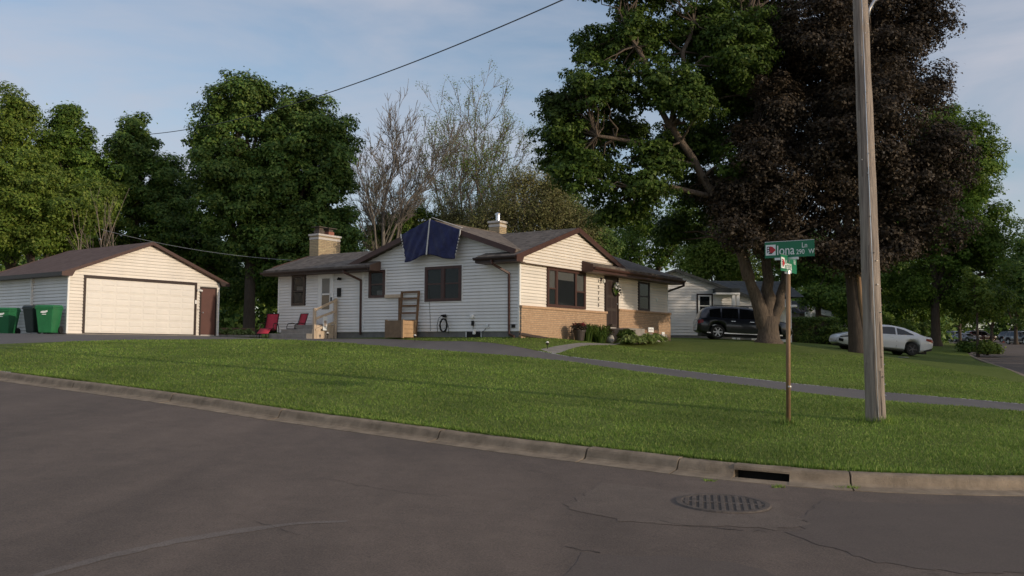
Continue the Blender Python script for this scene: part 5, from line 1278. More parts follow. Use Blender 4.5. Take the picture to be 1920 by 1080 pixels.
v_, q_ = leaf_cloud(np.array([[.1, 0, .6], [-.12, .05, .58]]), np.array([.2, .2]), 140, .06, .4, seed=9); np_mesh('flowers', v_, q_, M['flower_red'], pt_, tri=True)
so = MB(); bm_ = bmesh.new(); bmesh.ops.create_icosphere(bm_, subdivisions=3, radius=.16)
for v in bm_.verts: v.co *= 1 + .12 * math.sin(v.co.x * 23) * math.cos(v.co.y * 19 + 1); v.co.z *= 1.15
me = bpy.data.meshes.new('garden_stone'); bm_.to_mesh(me); bm_.free(); me.materials.append(M['stone']); so = bpy.data.objects.new('garden_stone', me); link(so)
a_ = hloc(5.0, -.95); so.location = (a_[0], a_[1], a_[2] + .12); tag(so, 'pale rounded garden stone standing among the front plants', 'stone')
st2 = so.copy(); COL.objects.link(st2); a_ = hloc(10.1, -.6); st2.location = (a_[0], a_[1], a_[2] + .05); st2.scale = (1.2, 1, .5); tag(st2, 'flat pale stone at the foot of the right brick corner', 'stone')

# raised timber bed between the garage and the house
bp = at(440, 625, 43.5); bz = gz(bp.x, bp.y)
bed = empty('raised_bed', (bp.x, bp.y, bz), .0, 'raised garden bed of brown landscape timbers between garage and house', 'garden bed')
for k_ in range(3): MB().box(-1.0, .95, -.07, .07, k_ * .15 + .0, k_ * .15 + .145).build('timber', M['timber'], bed, bevel=.015)
MB().box(-.95, .9, .07, 1.4, 0, .38).build('soil', M['soil'], bed)
for i, (px, Yy) in enumerate([(430, 41.5), (448, 41.2), (466, 41.6), (412, 41.8)]):
    p = at(px, 629, Yy); hosta((p.x, p.y, gz(p.x, p.y)), 130, .34, .38, ['low hosta before the middle of the timber bed', 'low hosta just behind the concrete edging', 'low hosta at the end of the timber bed by the recliner', 'low hosta next to the garage corner'][i], 'hostas at the timber bed', 80 + i)
ed = at(447, 631, 40.5); edge = empty('garden_edging', (ed.x, ed.y, gz(ed.x, ed.y)), -.05, 'pale concrete edging strip between the driveway and the garden bed', 'edging')
for k_ in range(4): MB().box(-.95 + k_ * .5, -.47 + k_ * .5, -.06, .06, 0, .09).build('edging_block', M['concrete'], edge, bevel=.01)

# unseen trees added beyond the right edge to shade the neighbours' yards
for i, (x, y, h, r) in enumerate([(38, 27.5, 10.5, 3.2), (39, 35, 13, 4.4), (40, 43, 13, 4.8), (42, 52, 13, 5)]):
    zb = verge_z(x, y)
    tree('street_maple', ['slim maple opposite the driveway across the cross street', 'tall maple opposite the white car across the cross street', 'broad maple across the cross street from the neighbour house', 'broad maple farther along the far side of the cross street'][i], (x, y, zb), [(x, y, zb + h * .62, r, r, h * .36), (x - r * .4, y + r * .5, zb + h * .5, r * .8, r * .8, h * .3), (x + r * .3, y - r * .5, zb + h * .48, r * .8, r * .8, h * .3)], 24500, 0.286, M['leaf_mid'], M['bark_d'], .3, 2.4, .9, 150, seed=100 + i, sub=20, group='maples across the cross street')

# ------------------------------------------------------------------ vehicles
def wheel(parent, x, y, z, r, wdt, side, rim_m, spokes, twist=0.0):
    w_ = MB().lathe([(r * .62, -wdt / 2), (r * .93, -wdt / 2), (r, -wdt * .32), (r, wdt * .32), (r * .93, wdt / 2), (r * .62, wdt / 2)], 28).build('wheel', M['rubber'], parent, smooth=False)
    w_.location = (x, y, z); w_.rotation_euler = (-PI / 2 * side, 0, 0)
    rm = MB().lathe([(r * .66, wdt * .2), (r * .66, wdt * .47), (r * .6, wdt * .5), (r * .6, wdt * .3)], 28, cap=False).lathe([(r * .62, wdt * .12), (r * .62, wdt * .14)], 28)
    rm.build('rim', M['car_trim'], w_)
    sp_ = MB()
    for k in range(spokes):
        a = 2 * PI * k / spokes; b = a + twist
        p0 = Vector((r * .1 * math.cos(a), r * .1 * math.sin(a), wdt * .44)); p1 = Vector((r * .63 * math.cos(b), r * .63 * math.sin(b), wdt * .46))
        sp_.beam(p0, p1, r * (.16 if twist == 0 else .11), .03)
    sp_.lathe([(r * .15, wdt * .36), (r * .15, wdt * .5), (r * .1, wdt * .52)], 16); sp_.lathe([(r * .6, wdt * .40), (r * .68, wdt * .44), (r * .68, wdt * .5), (r * .62, wdt * .5)], 28, cap=False)
    sp_.build('spokes', rim_m, w_)
    return w_

def car(name, label, cat, spec, paint, rim_m, loc, rz, pitch=0, group=None, detail=True):
    """body lofted through cross sections along x (0 = tail, L = nose)"""
    S = spec; L_, W_, top, belt, plan, axles, r, ra, zb0 = S['L'], S['W'], S['top'], S['belt'], S['plan'], S['axles'], S['r'], S['ra'], S['zb']
    root = empty(name, loc, 0, label, cat, group, rot=None); root.rotation_euler = (0, pitch, rz); root.rotation_mode = 'XYZ'
    ofs = -L_ / 2
    xs = set(np.linspace(0, L_, 46)); 
    for a in axles: xs |= set(a + ra * np.sin(np.linspace(-PI / 2, PI / 2, 17)))
    for q in S['marks']: xs |= {q}
    xs = np.array(sorted(xs)); f = lambda tab, x: np.interp(x, [p[0] for p in tab], [p[1] for p in tab])
    def section(x):
        t, b, w2 = f(top, x), f(belt, x), f(plan, x) * W_ / 2
        zb = f(zb0, x)
        for a in axles:
            if abs(x - a) < ra: zb = max(zb, r + math.sqrt(ra * ra - (x - a) ** 2) * .96)
        b = min(b, t - .012); zb = min(zb, b - .06)
        gh = t - b; wr = w2 * (1 - .26 * min(1, gh / .5)) if gh > .05 else w2 * .9
        return [(0, zb), (w2 * .84, zb), (w2 * .96, zb + min(.09, (b - zb) * .3)), (w2, zb + (b - zb) * .5), (w2 * .985, b - .05 * min(1, (b - zb) / .3)), (w2 * .955, b), (wr, t - min(.09, gh * .5)), (wr * .88, t - min(.025, gh * .3)), (wr * .5, t - .003), (0, t)]
    P = []
    for x in xs:
        h = section(x); P.append([(x + ofs, y, z) for y, z in h] + [(x + ofs, -y, z) for y, z in h[-2:0:-1]])
    mb = MB(); n = len(P[0]); base = 0
    for row in P: mb.v += row
    for i in range(len(P) - 1):
        for j in range(n): mb.f.append((i * n + j, i * n + (j + 1) % n, (i + 1) * n + (j + 1) % n, (i + 1) * n + j))
    mb.f.append(tuple(range(n))); mb.f.append(tuple((len(P) - 1) * n + k for k in range(n - 1, -1, -1)))
    body = mb.build('body', paint, root, smooth=True, fix=True)
    try: body.data.set_sharp_from_angle(angle=math.radians(38))
    except Exception: pass
    # dark floor between the wheels
    MB().box(ofs + .25, ofs + L_ - .25, -W_ * .36, W_ * .36, .15, r * 1.7).build('underbody', M['car_trim'], root)
    # side glass
    for (x0, x1, up0, up1, lw0, lw1) in S['glass']:
        for sd in (1, -1):
            g_ = []
            for i in range(9):
                x = x0 + (x1 - x0) * i / 8; h = section(x); b5, b6 = h[5], h[6]; zlo = b5[1] + .02 + np.interp(i / 8, [0, 1], [lw0, lw1]); zhi = b6[1] - .015 - np.interp(i / 8, [0, 1], [up0, up1]); row = []
                for k in range(4):
                    z = zlo + (max(zhi, zlo + .005) - zlo) * k / 3; u = (z - b5[1]) / max(1e-3, b6[1] - b5[1]); y = b5[0] + (b6[0] - b5[0]) * u + .007
                    row.append((x + ofs, sd * y, z))
                g_.append(row)
            MB().grid(g_).build('side_window', M['car_glass'], root, fix=False)
    for (x0, x1, nm) in S['screens']:
        g_ = []
        for i in range(7):
            x = x0 + (x1 - x0) * i / 6; h = section(x); row = [(x + ofs, y * .93, z + .008) for y, z in h[6:]]; row += [(p[0], -p[1], p[2]) for p in row[-2::-1]]; g_.append(row)
        MB().grid(g_).build(nm, M['car_glass'], root, smooth=True)
    for a in axles:
        for sd in (1, -1): wheel(root, a + ofs, sd * (W_ / 2 - .12), r, r, .22, sd, rim_m, S['spokes'], S.get('twist', 0))
    def sidepatch(x0, x1, za, zb_, m, nm, out_=.008, k=6):
        for sd in (1, -1):
            g_ = []
            for i in range(k + 1):
                u = i / k; x = x0 + (x1 - x0) * u; h = section(min(max(x, 0), L_)); zz = np.array([q[1] for q in h[2:7]]); yy = np.array([q[0] for q in h[2:7]])
                zl = za[0] + (za[1] - za[0]) * u; zh = zb_[0] + (zb_[1] - zb_[0]) * u
                g_.append([(x + ofs, sd * (np.interp(z, zz, yy) + out_), z) for z in (zl, (zl + zh) / 2, zh)])
            MB().grid(g_).build(nm, m, root)
    for q in S['patches']: sidepatch(*q)
    for (x, y, z, a, b, c, m, nm) in S['boxes']:
        for sd in ((1, -1) if y else (1,)): MB().box(x - a + ofs, x + a + ofs, sd * y - b, sd * y + b, z - c, z + c).build(nm, m, root, bevel=.01)
    return root

SUV = dict(L=5.02, W=1.97, r=.375, ra=.445, axles=(1.06, 3.93), spokes=6,
    top=[(0, .98), (.06, 1.08), (.20, 1.42), (.42, 1.66), (.8, 1.735), (1.8, 1.765), (2.7, 1.74), (3.1, 1.66), (3.75, 1.20), (3.95, 1.125), (4.5, 1.06), (4.85, .96), (4.98, .80), (5.02, .62)],
    belt=[(0, .95), (.1, 1.05), (.5, 1.12), (2.5, 1.09), (3.7, 1.07), (4.5, 1.0), (4.9, .86), (5.02, .6)],
    plan=[(0, .84), (.12, .93), (.5, .985), (1.5, 1), (3.8, 1), (4.5, .96), (4.85, .86), (5.02, .70)],
    zb=[(0, .45), (.15, .34), (.5, .26), (4.4, .25), (4.9, .30), (5.02, .40)],
    glass=[(.62, 1.20, .05, .0, .03, .0), (1.28, 2.12, .0, .0, .0, .0), (2.2, 3.05, .0, .02, .0, .0), (3.08, 3.36, .04, .14, .0, .0)],
    screens=[(3.12, 3.72, 'windscreen'), (.08, .40, 'rear_window')], marks=[],
    patches=[(.5, 4.45, (.30, .30), (.36, .36), M['chrome'], 'sill_trim', .012, 10), (4.62, 4.92, (.78, .72), (.90, .82), M['lamp'], 'headlight'), (.02, .3, (.78, .85), (.98, 1.0), M['tail'], 'tail_light'), (1.75, 1.98, (.955, .955), (.985, .985), M['chrome'], 'door_handle'), (2.72, 2.95, (.945, .945), (.975, .975), M['chrome'], 'door_handle'),
             (1.24, 1.26, (.35, .35), (1.06, 1.06), M['car_trim'], 'door_seam', .003), (2.15, 2.165, (.35, .35), (1.06, 1.06), M['car_trim'], 'door_seam', .003), (3.2, 3.215, (.35, .35), (1.04, 1.04), M['car_trim'], 'door_seam', .003), (1.5, 3.3, (.55, .56), (.575, .585), M['car_trim'], 'side_crease', .004)],
    boxes=[(3.22, 1.02, 1.10, .08, .11, .07, M['car_trim'], 'mirror'), (3.15, 1.06, 1.11, .02, .08, .05, M['chrome'], 'mirror_cap'), (1.9, .62, 1.80, 1.05, .02, .022, M['car_trim'], 'roof_rail'), (4.99, 0, .66, .03, .42, .11, M['chrome'], 'grille'), (4.95, .55, .42, .05, .12, .05, M['lamp'], 'fog_lamp'), (.06, 0, .50, .05, .7, .08, M['car_trim'], 'rear_bumper')])
SEDAN = dict(L=4.71, W=1.83, r=.325, ra=.385, axles=(1.07, 3.79), spokes=5, twist=.55,
    top=[(0, .86), (.05, .98), (.15, 1.02), (.5, 1.055), (.95, 1.21), (1.5, 1.37), (2.1, 1.425), (2.6, 1.405), (2.95, 1.32), (3.65, .97), (4.1, .87), (4.45, .76), (4.62, .66), (4.71, .52)],
    belt=[(0, .84), (.12, .97), (.6, .985), (1.5, .955), (2.8, .90), (3.6, .87), (4.2, .78), (4.6, .62), (4.71, .5)],
    plan=[(0, .82), (.12, .92), (.5, .98), (1.2, 1), (3.4, 1), (4.2, .95), (4.55, .84), (4.71, .62)],
    zb=[(0, .42), (.2, .30), (.6, .21), (4.1, .20), (4.5, .22), (4.71, .30)],
    glass=[(1.02, 1.86, .09, .0, .02, .0), (1.94, 2.78, .0, .03, .0, .0), (2.80, 3.10, .06, .12, .0, .0)],
    screens=[(2.98, 3.62, 'windscreen'), (.52, 1.30, 'rear_window')], marks=[],
    patches=[(.02, .42, (.72, .80), (.90, .90), M['tail'], 'tail_light'), (4.22, 4.62, (.60, .54), (.68, .58), M['car_trim'], 'headlight'), (4.48, 4.66, (.32, .36), (.46, .50), M['car_trim'], 'bumper_vent'), (.05, .5, (.33, .24), (.46, .30), M['car_trim'], 'rear_bumper_trim'),
             (1.2, 1.4, (.80, .80), (.825, .825), M['galv'], 'door_handle'), (2.05, 2.25, (.775, .775), (.80, .80), M['galv'], 'door_handle'), (1.88, 1.892, (.3, .3), (.92, .92), M['car_trim'], 'door_seam', .003), (2.9, 2.912, (.3, .3), (.88, .88), M['car_trim'], 'door_seam', .003), (1.5, 3.4, (.215, .205), (.25, .24), M['car_trim'], 'sill_trim', .006, 8)],
    boxes=[(2.85, .97, .97, .06, .09, .05, M['car_white'], 'mirror'), (.02, 0, .52, .03, .25, .06, M['sign_white'], 'number_plate'), (4.68, 0, .38, .03, .5, .08, M['car_trim'], 'grille')])
def park(spec, name, label, cat, paint, rim_m, px, Yy, heading, group=None, z=None):
    p = at(px, 640, Yy); L_ = spec['L'] * .3; c, s = math.cos(heading), math.sin(heading)
    if z is None: zf, zr = gz(p.x + c * L_, p.y + s * L_), gz(p.x - c * L_, p.y - s * L_)
    else: zf = zr = z
    return car(name, label, cat, spec, paint, rim_m, (p.x, p.y, (zf + zr) / 2 + .005), heading, -math.atan2(zf - zr, 2 * L_), group)
park(SUV, 'parked_suv', 'dark navy sport utility car parked behind the big maple trunk', 'car', M['car_dark'], M['rim'], 1391, 49.3, -.06)
park(SEDAN, 'parked_sedan', 'white sedan parked on the slope behind the utility pole', 'car', M['car_white'], M['rim_dark'], 1647, 46.2, PI + .02)
# cars far down the cross street
for i, (px, py, Yy, hd, sp_, pm, lab) in enumerate([(1790, 637, 150, -1.2, SUV, 'car_dark', 'dark car with bright windscreen at the far end of the street'), (1810, 640, 146, -1.3, SEDAN, 'car_grey', 'grey car between the dark car and the maroon car'),
        (1838, 640.5, 152, .1, SUV, 'car_maroon', 'maroon car standing broadside far down the street'), (1902, 638, 140, -1.35, SUV, 'car_dark', 'dark car facing up the street near the orange cone'), (1917, 641, 122, -1.35, SUV, 'car_grey', 'grey car parked by the far kerb in front of the dark one')]):
    p = at(px, py, Yy); zz = p.z
    car('street_car', lab, 'car', sp_, M[pm], M['rim'], (p.x, p.y, float(road_z([(p.x, p.y)])[0])), hd, 0, 'cars parked far down the cross street')
p = at(1883, 639, 140); zr_ = float(road_z([(p.x, p.y)])[0])
co = empty('traffic_cone', (p.x, p.y, zr_), 0, 'orange traffic cone standing in the far street', 'cone')
MB().lathe([(.2, .03), (.03, .7)], 12).build('cone', M['cone'], co); MB().box(-.24, .24, -.24, .24, 0, .03).build('foot', M['cone'], co); MB().lathe([(.135, .3), (.095, .46)], 12).build('band', M['sign_white'], co)

# ------------------------------------------------------------------ utility pole, street sign, wires
pb = at(1643, 799, 14.2); pz_ = gz(pb.x, pb.y)
pole = empty('utility_pole', (pb.x, pb.y, pz_), 0, 'leaning weathered wooden utility pole with a lamp arm near the kerb', 'utility pole')
lean_x = -.0195
hp_ = 10.2; P_ = []; rads = []
for i in range(27):
    t = i / 26; P_.append((lean_x * hp_ * t + .012 * math.sin(t * 5), .01 * math.sin(t * 7), -.3 + (hp_ + .3) * t)); rads.append(.150 - .055 * t + .003 * math.sin(i * 2.1))
MB().tube(P_, rads, 20).build('post', M['pole'], pole, smooth=True)
r_ = random.Random(3)
for _ in range(46):
    h = r_.uniform(.3, 9.5); a = r_.uniform(-2.9, .2); rr = .150 - .055 * h / hp_; cx_ = lean_x * h
    q = (cx_ + rr * math.cos(a), rr * math.sin(a), h); MB().tube([(q[0] - .01 * math.cos(a), q[1] - .01 * math.sin(a), h), (q[0] + .014 * math.cos(a), q[1] + .014 * math.sin(a), h + r_.uniform(-.01, .01))], [.012, .007], 5).build('staple' if r_.random() > .4 else 'knot', M['galv'] if r_.random() > .6 else M['pole'], pole)
MB().tube([(-.02 + lean_x * t, -.152 + .0053 * t, t) for t in np.linspace(-.05, 7.5, 16)], .006, 5).build('ground_wire', M['galv'], pole)
for k_ in range(9):
    a = -2.7 + k_ * .33 + r_.uniform(-.1, .1); h0 = r_.uniform(.1, 6); h1 = h0 + r_.uniform(.6, 2.2); rr = lambda h: .1512 - .055 * h / hp_
    MB().beam((lean_x * h0 + rr(h0) * math.cos(a), rr(h0) * math.sin(a), h0), (lean_x * h1 + rr(h1) * math.cos(a + .05), rr(h1) * math.sin(a + .05), h1), .007, .004).build('drying_crack', M['bark_d'], pole)
xa = lean_x * 6.4
MB().tube([(xa + .09, -.02, 6.28), (xa + .13, -.03, 6.5), (xa + .2, -.05, 6.62), (xa + .5, -.1, 6.78), (xa + 1.4, -.3, 6.95), (xa + 2.4, -.5, 7.0)], .026, 8).build('lamp_arm', M['galv'], pole, smooth=True)
MB().box(xa + 2.2, xa + 2.8, -.68, -.4, 6.93, 7.05).build('lamp_head', M['galv'], pole, bevel=.03)

sb_ = at(1478, 795, 13.7); sz_ = gz(sb_.x, sb_.y)
sign = empty('street_sign', (sb_.x, sb_.y, sz_), 0, 'rusty post with two crossed green street name blades', 'street sign')
top_z = at(1478, 514, 13.7).z - sz_
lx = .028
MB().tube([(0, 0, -.3), (lx * .5, 0, top_z * .5), (lx, 0, top_z)], .034, 12).build('post', M['post'], sign, smooth=True)
MB().tube([(lx * .68, 0, top_z * .245), (lx * .70, 0, top_z * .255)], .041, 12).build('band', M['galv'], sign)
def blade(z0, ht, ang, wd, name):
    b_ = empty(name, (lx, 0, z0), ang, None, None); b_.parent = sign
    b2 = MB().box(-wd / 2, wd / 2, -.003, .003, 0, ht).build('plate', M['sign_green'], b_)
    MB().box(-wd / 2, wd / 2, -.005, .005, ht, ht + .006).box(-wd / 2, wd / 2, -.005, .005, -.006, 0).build('edge', M['alu'], b_)
    return b_, b2
ia = math.atan2(-.5612, .8277)
ht1 = 30.5 * 13.7 / FPX
zi = at(1478, 482.5, 13.7).z - sz_
def mk_blade(z0, ht, ang, wd, words, x_off, name):
    o = MB().box(-wd / 2 + x_off, wd / 2 + x_off, -.003, .003, 0, ht).build(name, M['sign_green'], sign); o.location = (lx, 0, z0); o.rotation_euler = (0, 0, ang)
    MB().box(-wd / 2 + x_off, wd / 2 + x_off, -.005, .005, ht, ht + .006).build('blade_edge', M['alu'], o)
    lg = -wd / 2 + x_off + .015; hh = ht * .66; z1 = ht * .17
    MB().box(lg, lg + hh * .95, -.0055, -.003, z1, z1 + hh).build('logo_panel', M['sign_white'], o)
    cx_, cz_ = lg + hh * .55, z1 + hh * .5; s = hh * .36
    leaf = [(-.35, 1.0), (.3, .85), (.9, .25), (1.15, -.05), (.75, -.35), (.35, -.75), (-.1, -1.0), (-.5, -.7), (-.35, -.3), (-.75, .0)]
    MB().prism([(cx_ + a * s, -.0055, cz_ + b * s) for a, b in leaf], (0, -.002, 0)).build('logo_leaf', M['sign_red'], o, fix=True)
    dk = MB()
    for k in range(3): dk.box(lg + hh * .12, lg + hh * .38, -.008, -.0056, cz_ + s * (.75 - .62 * k), cz_ + s * (.95 - .62 * k))
    dk.box(lg + hh * .12, lg + hh * .17, -.008, -.0056, cz_ - s * .8, cz_ + s * .95).box(lg + hh * .33, lg + hh * .38, -.008, -.0056, cz_ - s * .3, cz_ + s * .95).box(lg + hh * .3, lg + hh * .62, -.009, -.0077, cz_ - s * 1.0, cz_ - s * .72)
    dk.build('logo_letters', M['sign_dark'], o)
    for (t_, fx_, fz_, sz2, sx_) in words: text_mesh(t_, sz2 * ht, M['sign_white'], o, (-wd / 2 + x_off + fx_ * wd, -.0045, fz_ * ht), (PI / 2, 0, 0), 'lettering', .0015, sx_)
    return o
mk_blade(zi, ht1, ia, .745, [('Iona', .24, .17, .86, .76), ('Ln', .75, .56, .44, .82), ('290', .64, .17, .42, .82), ('W', .885, .17, .42, .82)], .02, 'name_blade')
zi2 = at(1478, 514, 13.7).z - sz_ + .03
mk_blade(zi2, ht1, math.atan2(.8277, .5612), .76, [('Hanna', .235, .17, .80, .66), ('Rd', .80, .56, .42, .8)], .03, 'name_blade')
MB().tube([(lx, 0, top_z - .02), (lx, 0, zi2 + .02)], .03, 10).box(lx - .05, lx + .05, -.014, .014, zi2 - .02, zi2 + .03).build('post_bracket', M['alu'], sign)
br = MB().box(-.20, .16, -.012, .012, -.035, .0).box(-.02, .02, -.02, .02, -.075, -.035).build('cross_bracket', M['alu'], sign); br.location = (lx, 0, zi); br.rotation_euler = (0, 0, ia)

def wire(name, label, a, b, sag, r, m, n=40):
    a, b = Vector(a), Vector(b); P = []
    for i in range(n + 1):
        t = i / n; p = a.lerp(b, t); p.z -= sag * 4 * t * (1 - t); P.append(p - a)
    o = MB().tube(P, r, 5).build(name, m); o.location = a; return tag(o, label, 'wire')
wire('power_line', 'black twisted power line crossing the sky behind the dense maple', at(1130, -34, 27), at(200, 254, 64), 1.3, .022, M['wire'])
wire('service_wire', 'pale service wire sloping past the trees to the house roof', at(190, 430, 45.6), at(548, 488, 43.4), .25, .010, M['wire_pale'])

# ------------------------------------------------------------------ things around the garage and house
def wheelie_bin(label, loc, rz, m, logo=True, group='wheeled rubbish bins beside the garage'):
    b = empty('wheelie_bin', loc, rz, label, 'rubbish bin', group); H_, w0, w1, d0, d1 = .98, .25, .335, .26, .38
    MB().hexa([(-w0, -d0, .03), (w0, -d0, .03), (w0, d0, .03), (-w0, d0, .03), (-w1, -d1, H_), (w1, -d1, H_), (w1, d1, H_), (-w1, d1, H_)]).build('body', m, b, bevel=.03, fix=True)
    MB().hexa([(-w1 - .02, -d1 - .03, H_), (w1 + .02, -d1 - .03, H_), (w1 + .02, d1 + .02, H_), (-w1 - .02, d1 + .02, H_), (-w1 + .03, -d1 + .03, H_ + .08), (w1 - .03, -d1 + .03, H_ + .08), (w1 - .03, d1 - .03, H_ + .10), (-w1 + .03, d1 - .03, H_ + .10)]).build('lid', m, b, bevel=.02, fix=True)
    MB().box(-w1 - .01, w1 + .01, -d1 - .012, d1 + .01, H_ - .07, H_ - .005).build('rim', m, b, bevel=.01)
    MB().tube([(-w1 + .05, d1 + .07, H_ + .02), (w1 - .05, d1 + .07, H_ + .02)], .018, 8).build('handle', m, b)
    for s in (-1, 1):
        wv = MB().lathe([(.05, -.03), (.13, -.03), (.14, 0), (.13, .03), (.05, .03)], 18).build('wheel', M['rubber'], b); wv.location = (s * (w0 + .05), d0 + .04, .14); wv.rotation_euler = (0, PI / 2, 0)
    if logo:
        z = .80; dd = d0 + (d1 - d0) * z / H_ + .012
        MB().prism([(-.13, -dd, z - .03), (-.04, -dd, z - .045), (.06, -dd, z - .03), (.13, -dd, z + .01), (.12, -dd, z + .06), (.03, -dd, z + .04), (-.08, -dd, z + .035), (-.13, -dd, z + .0)], (0, -.004, 0)).box(-.08, .08, -dd - .002, -dd + .0, z - .10, z - .075).build('logo', M['sign_white'], b, fix=True)
    return b
def gloc(x, y): a = gw(x, y); return (a[0], a[1], gz(*a))
wheelie_bin('green wheeled bin with white logo nearest the garage corner', gloc(-.62, .12), GAR_YAW - .95, M['bin_green'])
wheelie_bin('dark wheeled bin tucked behind the green bin at the garage corner', gloc(-.55, 1.15), GAR_YAW - 1.5, M['bin_dark'], False)
wheelie_bin('green wheeled bin with white logo standing apart along the garage wall', gloc(-.62, 3.35), GAR_YAW - 1.0, M['bin_green'])

def sling_chair(label, loc, rz, foot):
    c = empty('patio_chair', loc, rz, label, 'chair', 'red sling patio chairs'); r = .016; fr = M['chair_frame']
    for s in (-.29, .29):
        MB().tube([(s, -.30, .0), (s, -.30, .50), (s, -.24, .60), (s, -.05, .63), (s, .16, .60), (s, .22, .52), (s, .34, .0)], r, 8).build('side_frame', fr, c, smooth=True)
        MB().tube([(s * .9, -.32, .40), (s * .9, .10, .34), (s * .9, .34, 1.02)], r * .9, 8).build('sling_rail', fr, c, smooth=True)
    n = 12; seat = []; back = []
    for i in range(n + 1):
        t = i / n; y, z = -.33 + .43 * t, .405 - .06 * t - .03 * math.sin(PI * t); seat.append([(x, y, z) for x in (-.25, 0, .25)])
        y, z = .10 + .245 * t, .345 + .69 * t; back.append([(x, y - .0 + .02 * math.sin(PI * t), z) for x in (-.25, 0, .25)])
    for nm, g_ in (('seat', seat), ('backrest', back)):
        o = MB().grid(g_).build(nm, M['chair_red'], c, smooth=True); s_ = o.modifiers.new('s', 'SOLIDIFY'); s_.thickness = .012
    MB().tube([(-.27, -.32, .395), (.27, -.32, .395)], r, 8).tube([(-.27, .34, 1.02), (.27, .34, 1.02)], r, 8).tube([(-.27, .1, .335), (.27, .1, .335)], r, 8).build('crossbar', fr, c)
    if foot:
        f_ = []
        for i in range(8): t = i / 7; f_.append([(x, -.34 - .36 * t, .39 - .22 * t) for x in (-.24, 0, .24)])
        o = MB().grid(f_).build('footrest', M['chair_red'], c, smooth=True); s_ = o.modifiers.new('s', 'SOLIDIFY'); s_.thickness = .012
        MB().tube([(-.25, -.7, .17), (.25, -.7, .17)], r, 8).tube([(-.25, -.66, .18), (-.25, -.66, 0)], r, 8).tube([(.25, -.66, .18), (.25, -.66, 0)], r, 8).build('foot_frame', fr, c)
    return c
p = at(505, 629, 37.8); sling_chair('red sling patio recliner with footrest at the corner of the house', (p.x, p.y, gz(p.x, p.y)), -.15, True)
p = at(557, 628, 37.2); sling_chair('red sling patio armchair against the wall beside the steps', (p.x, p.y, gz(p.x, p.y)), -.75, False)

# wooden planter box with a rack standing in it, a plank behind
bx0 = empty('wooden_crate', hloc(-.62, 4.95), HOUSE_YAW, 'weathered plywood planter box with lighter lumber corner posts by the wall', 'crate')
MB().box(-.40, -.375, -.38, .38, .02, .66).build('side_panel', M['ply'], bx0); MB().box(.33, .355, -.38, .38, .02, .66).build('side_panel', M['ply'], bx0)
for k_ in range(4): MB().box(-.37, .32, -.42, -.395, .03 + k_ * .158, .18 + k_ * .158).build('plank', M['wood'], bx0, bevel=.004)
for k_ in range(4): MB().box(-.37, .32, .395, .42, .03 + k_ * .158, .18 + k_ * .158).build('plank', M['wood'], bx0, bevel=.004)
for x_ in (-.40, .31):
    for y_ in (-.45, .38): MB().box(x_, x_ + .07, y_, y_ + .07, 0, .68).build('corner_post', M['wood'] if y_ < 0 else M['ply'], bx0)
MB().box(-.36, .31, -.37, .37, .03, .5).build('soil', M['soil'], bx0)
rk = empty('wooden_rack', hloc(-.16, 4.95), HOUSE_YAW, 'brown wooden ladder rack leaning on the wall above the planter box', 'rack')
for y_ in (-.42, .42): MB().beam((-.10, y_, 0), (.06, y_, 1.76), .06, .08).build('rail', M['wood_brown'], rk)
for z_ in (.62, .92, 1.20, 1.47, 1.72): MB().beam((-.10 + .16 * z_ / 1.76 - .02, -.42, z_), (-.10 + .16 * z_ / 1.76 - .02, .42, z_), .05, .07).build('rung', M['wood_brown'], rk)
pl = empty('plank', hloc(-.10, 5.9), HOUSE_YAW, 'pale raw plank lying level along the wall left of the rack', 'plank')
MB().box(-.02, .03, -.5, .36, 1.53, 1.66).build('board', M['wood_pale'], pl, bevel=.004); MB().box(-.015, .015, -.44, -.36, 0, 1.53).build('prop', M['wood_brown'], pl)
hs = empty('garden_hose', hloc(-.1, 3.28), HOUSE_YAW, 'coiled black garden hose hanging from a bracket on the wall', 'hose')
g2 = random.Random(5); hz0 = HZ + .22 - hs.location.z
for k_ in range(5):
    P2 = [(-.02 - .018 * k_, (.16 + .014 * g2.uniform(-1, 1)) * math.cos(t * 2 * PI / 28 + .4 * k_), hz0 + (.24 + .02 * g2.uniform(-1, 1)) * math.sin(t * 2 * PI / 28 + .4 * k_)) for t in range(29)]
    MB().tube(P2, .013, 6, cap=False).build('coil', M['rubber'], hs, smooth=True)
MB().tube([(-.03, .08, hz0 + .36), (-.06, .22, hz0 + .28), (-.06, .30, hz0 + .0), (-.05, .28, hz0 - .25)], .011, 6).tube([(-.03, -.05, hz0 + .42), (-.06, -.14, hz0 + .2), (-.06, -.26, hz0 - .1), (-.06, -.24, hz0 - .3)], .011, 6).build('loose_end', M['rubber'], hs, smooth=True)
MB().box(.0, .06, -.05, .1, hz0 + .30, hz0 + .40).tube([(.06, .03, hz0 + .38), (-.12, .06, hz0 + .36)], .03, 8).build('bracket', M['black'], hs)

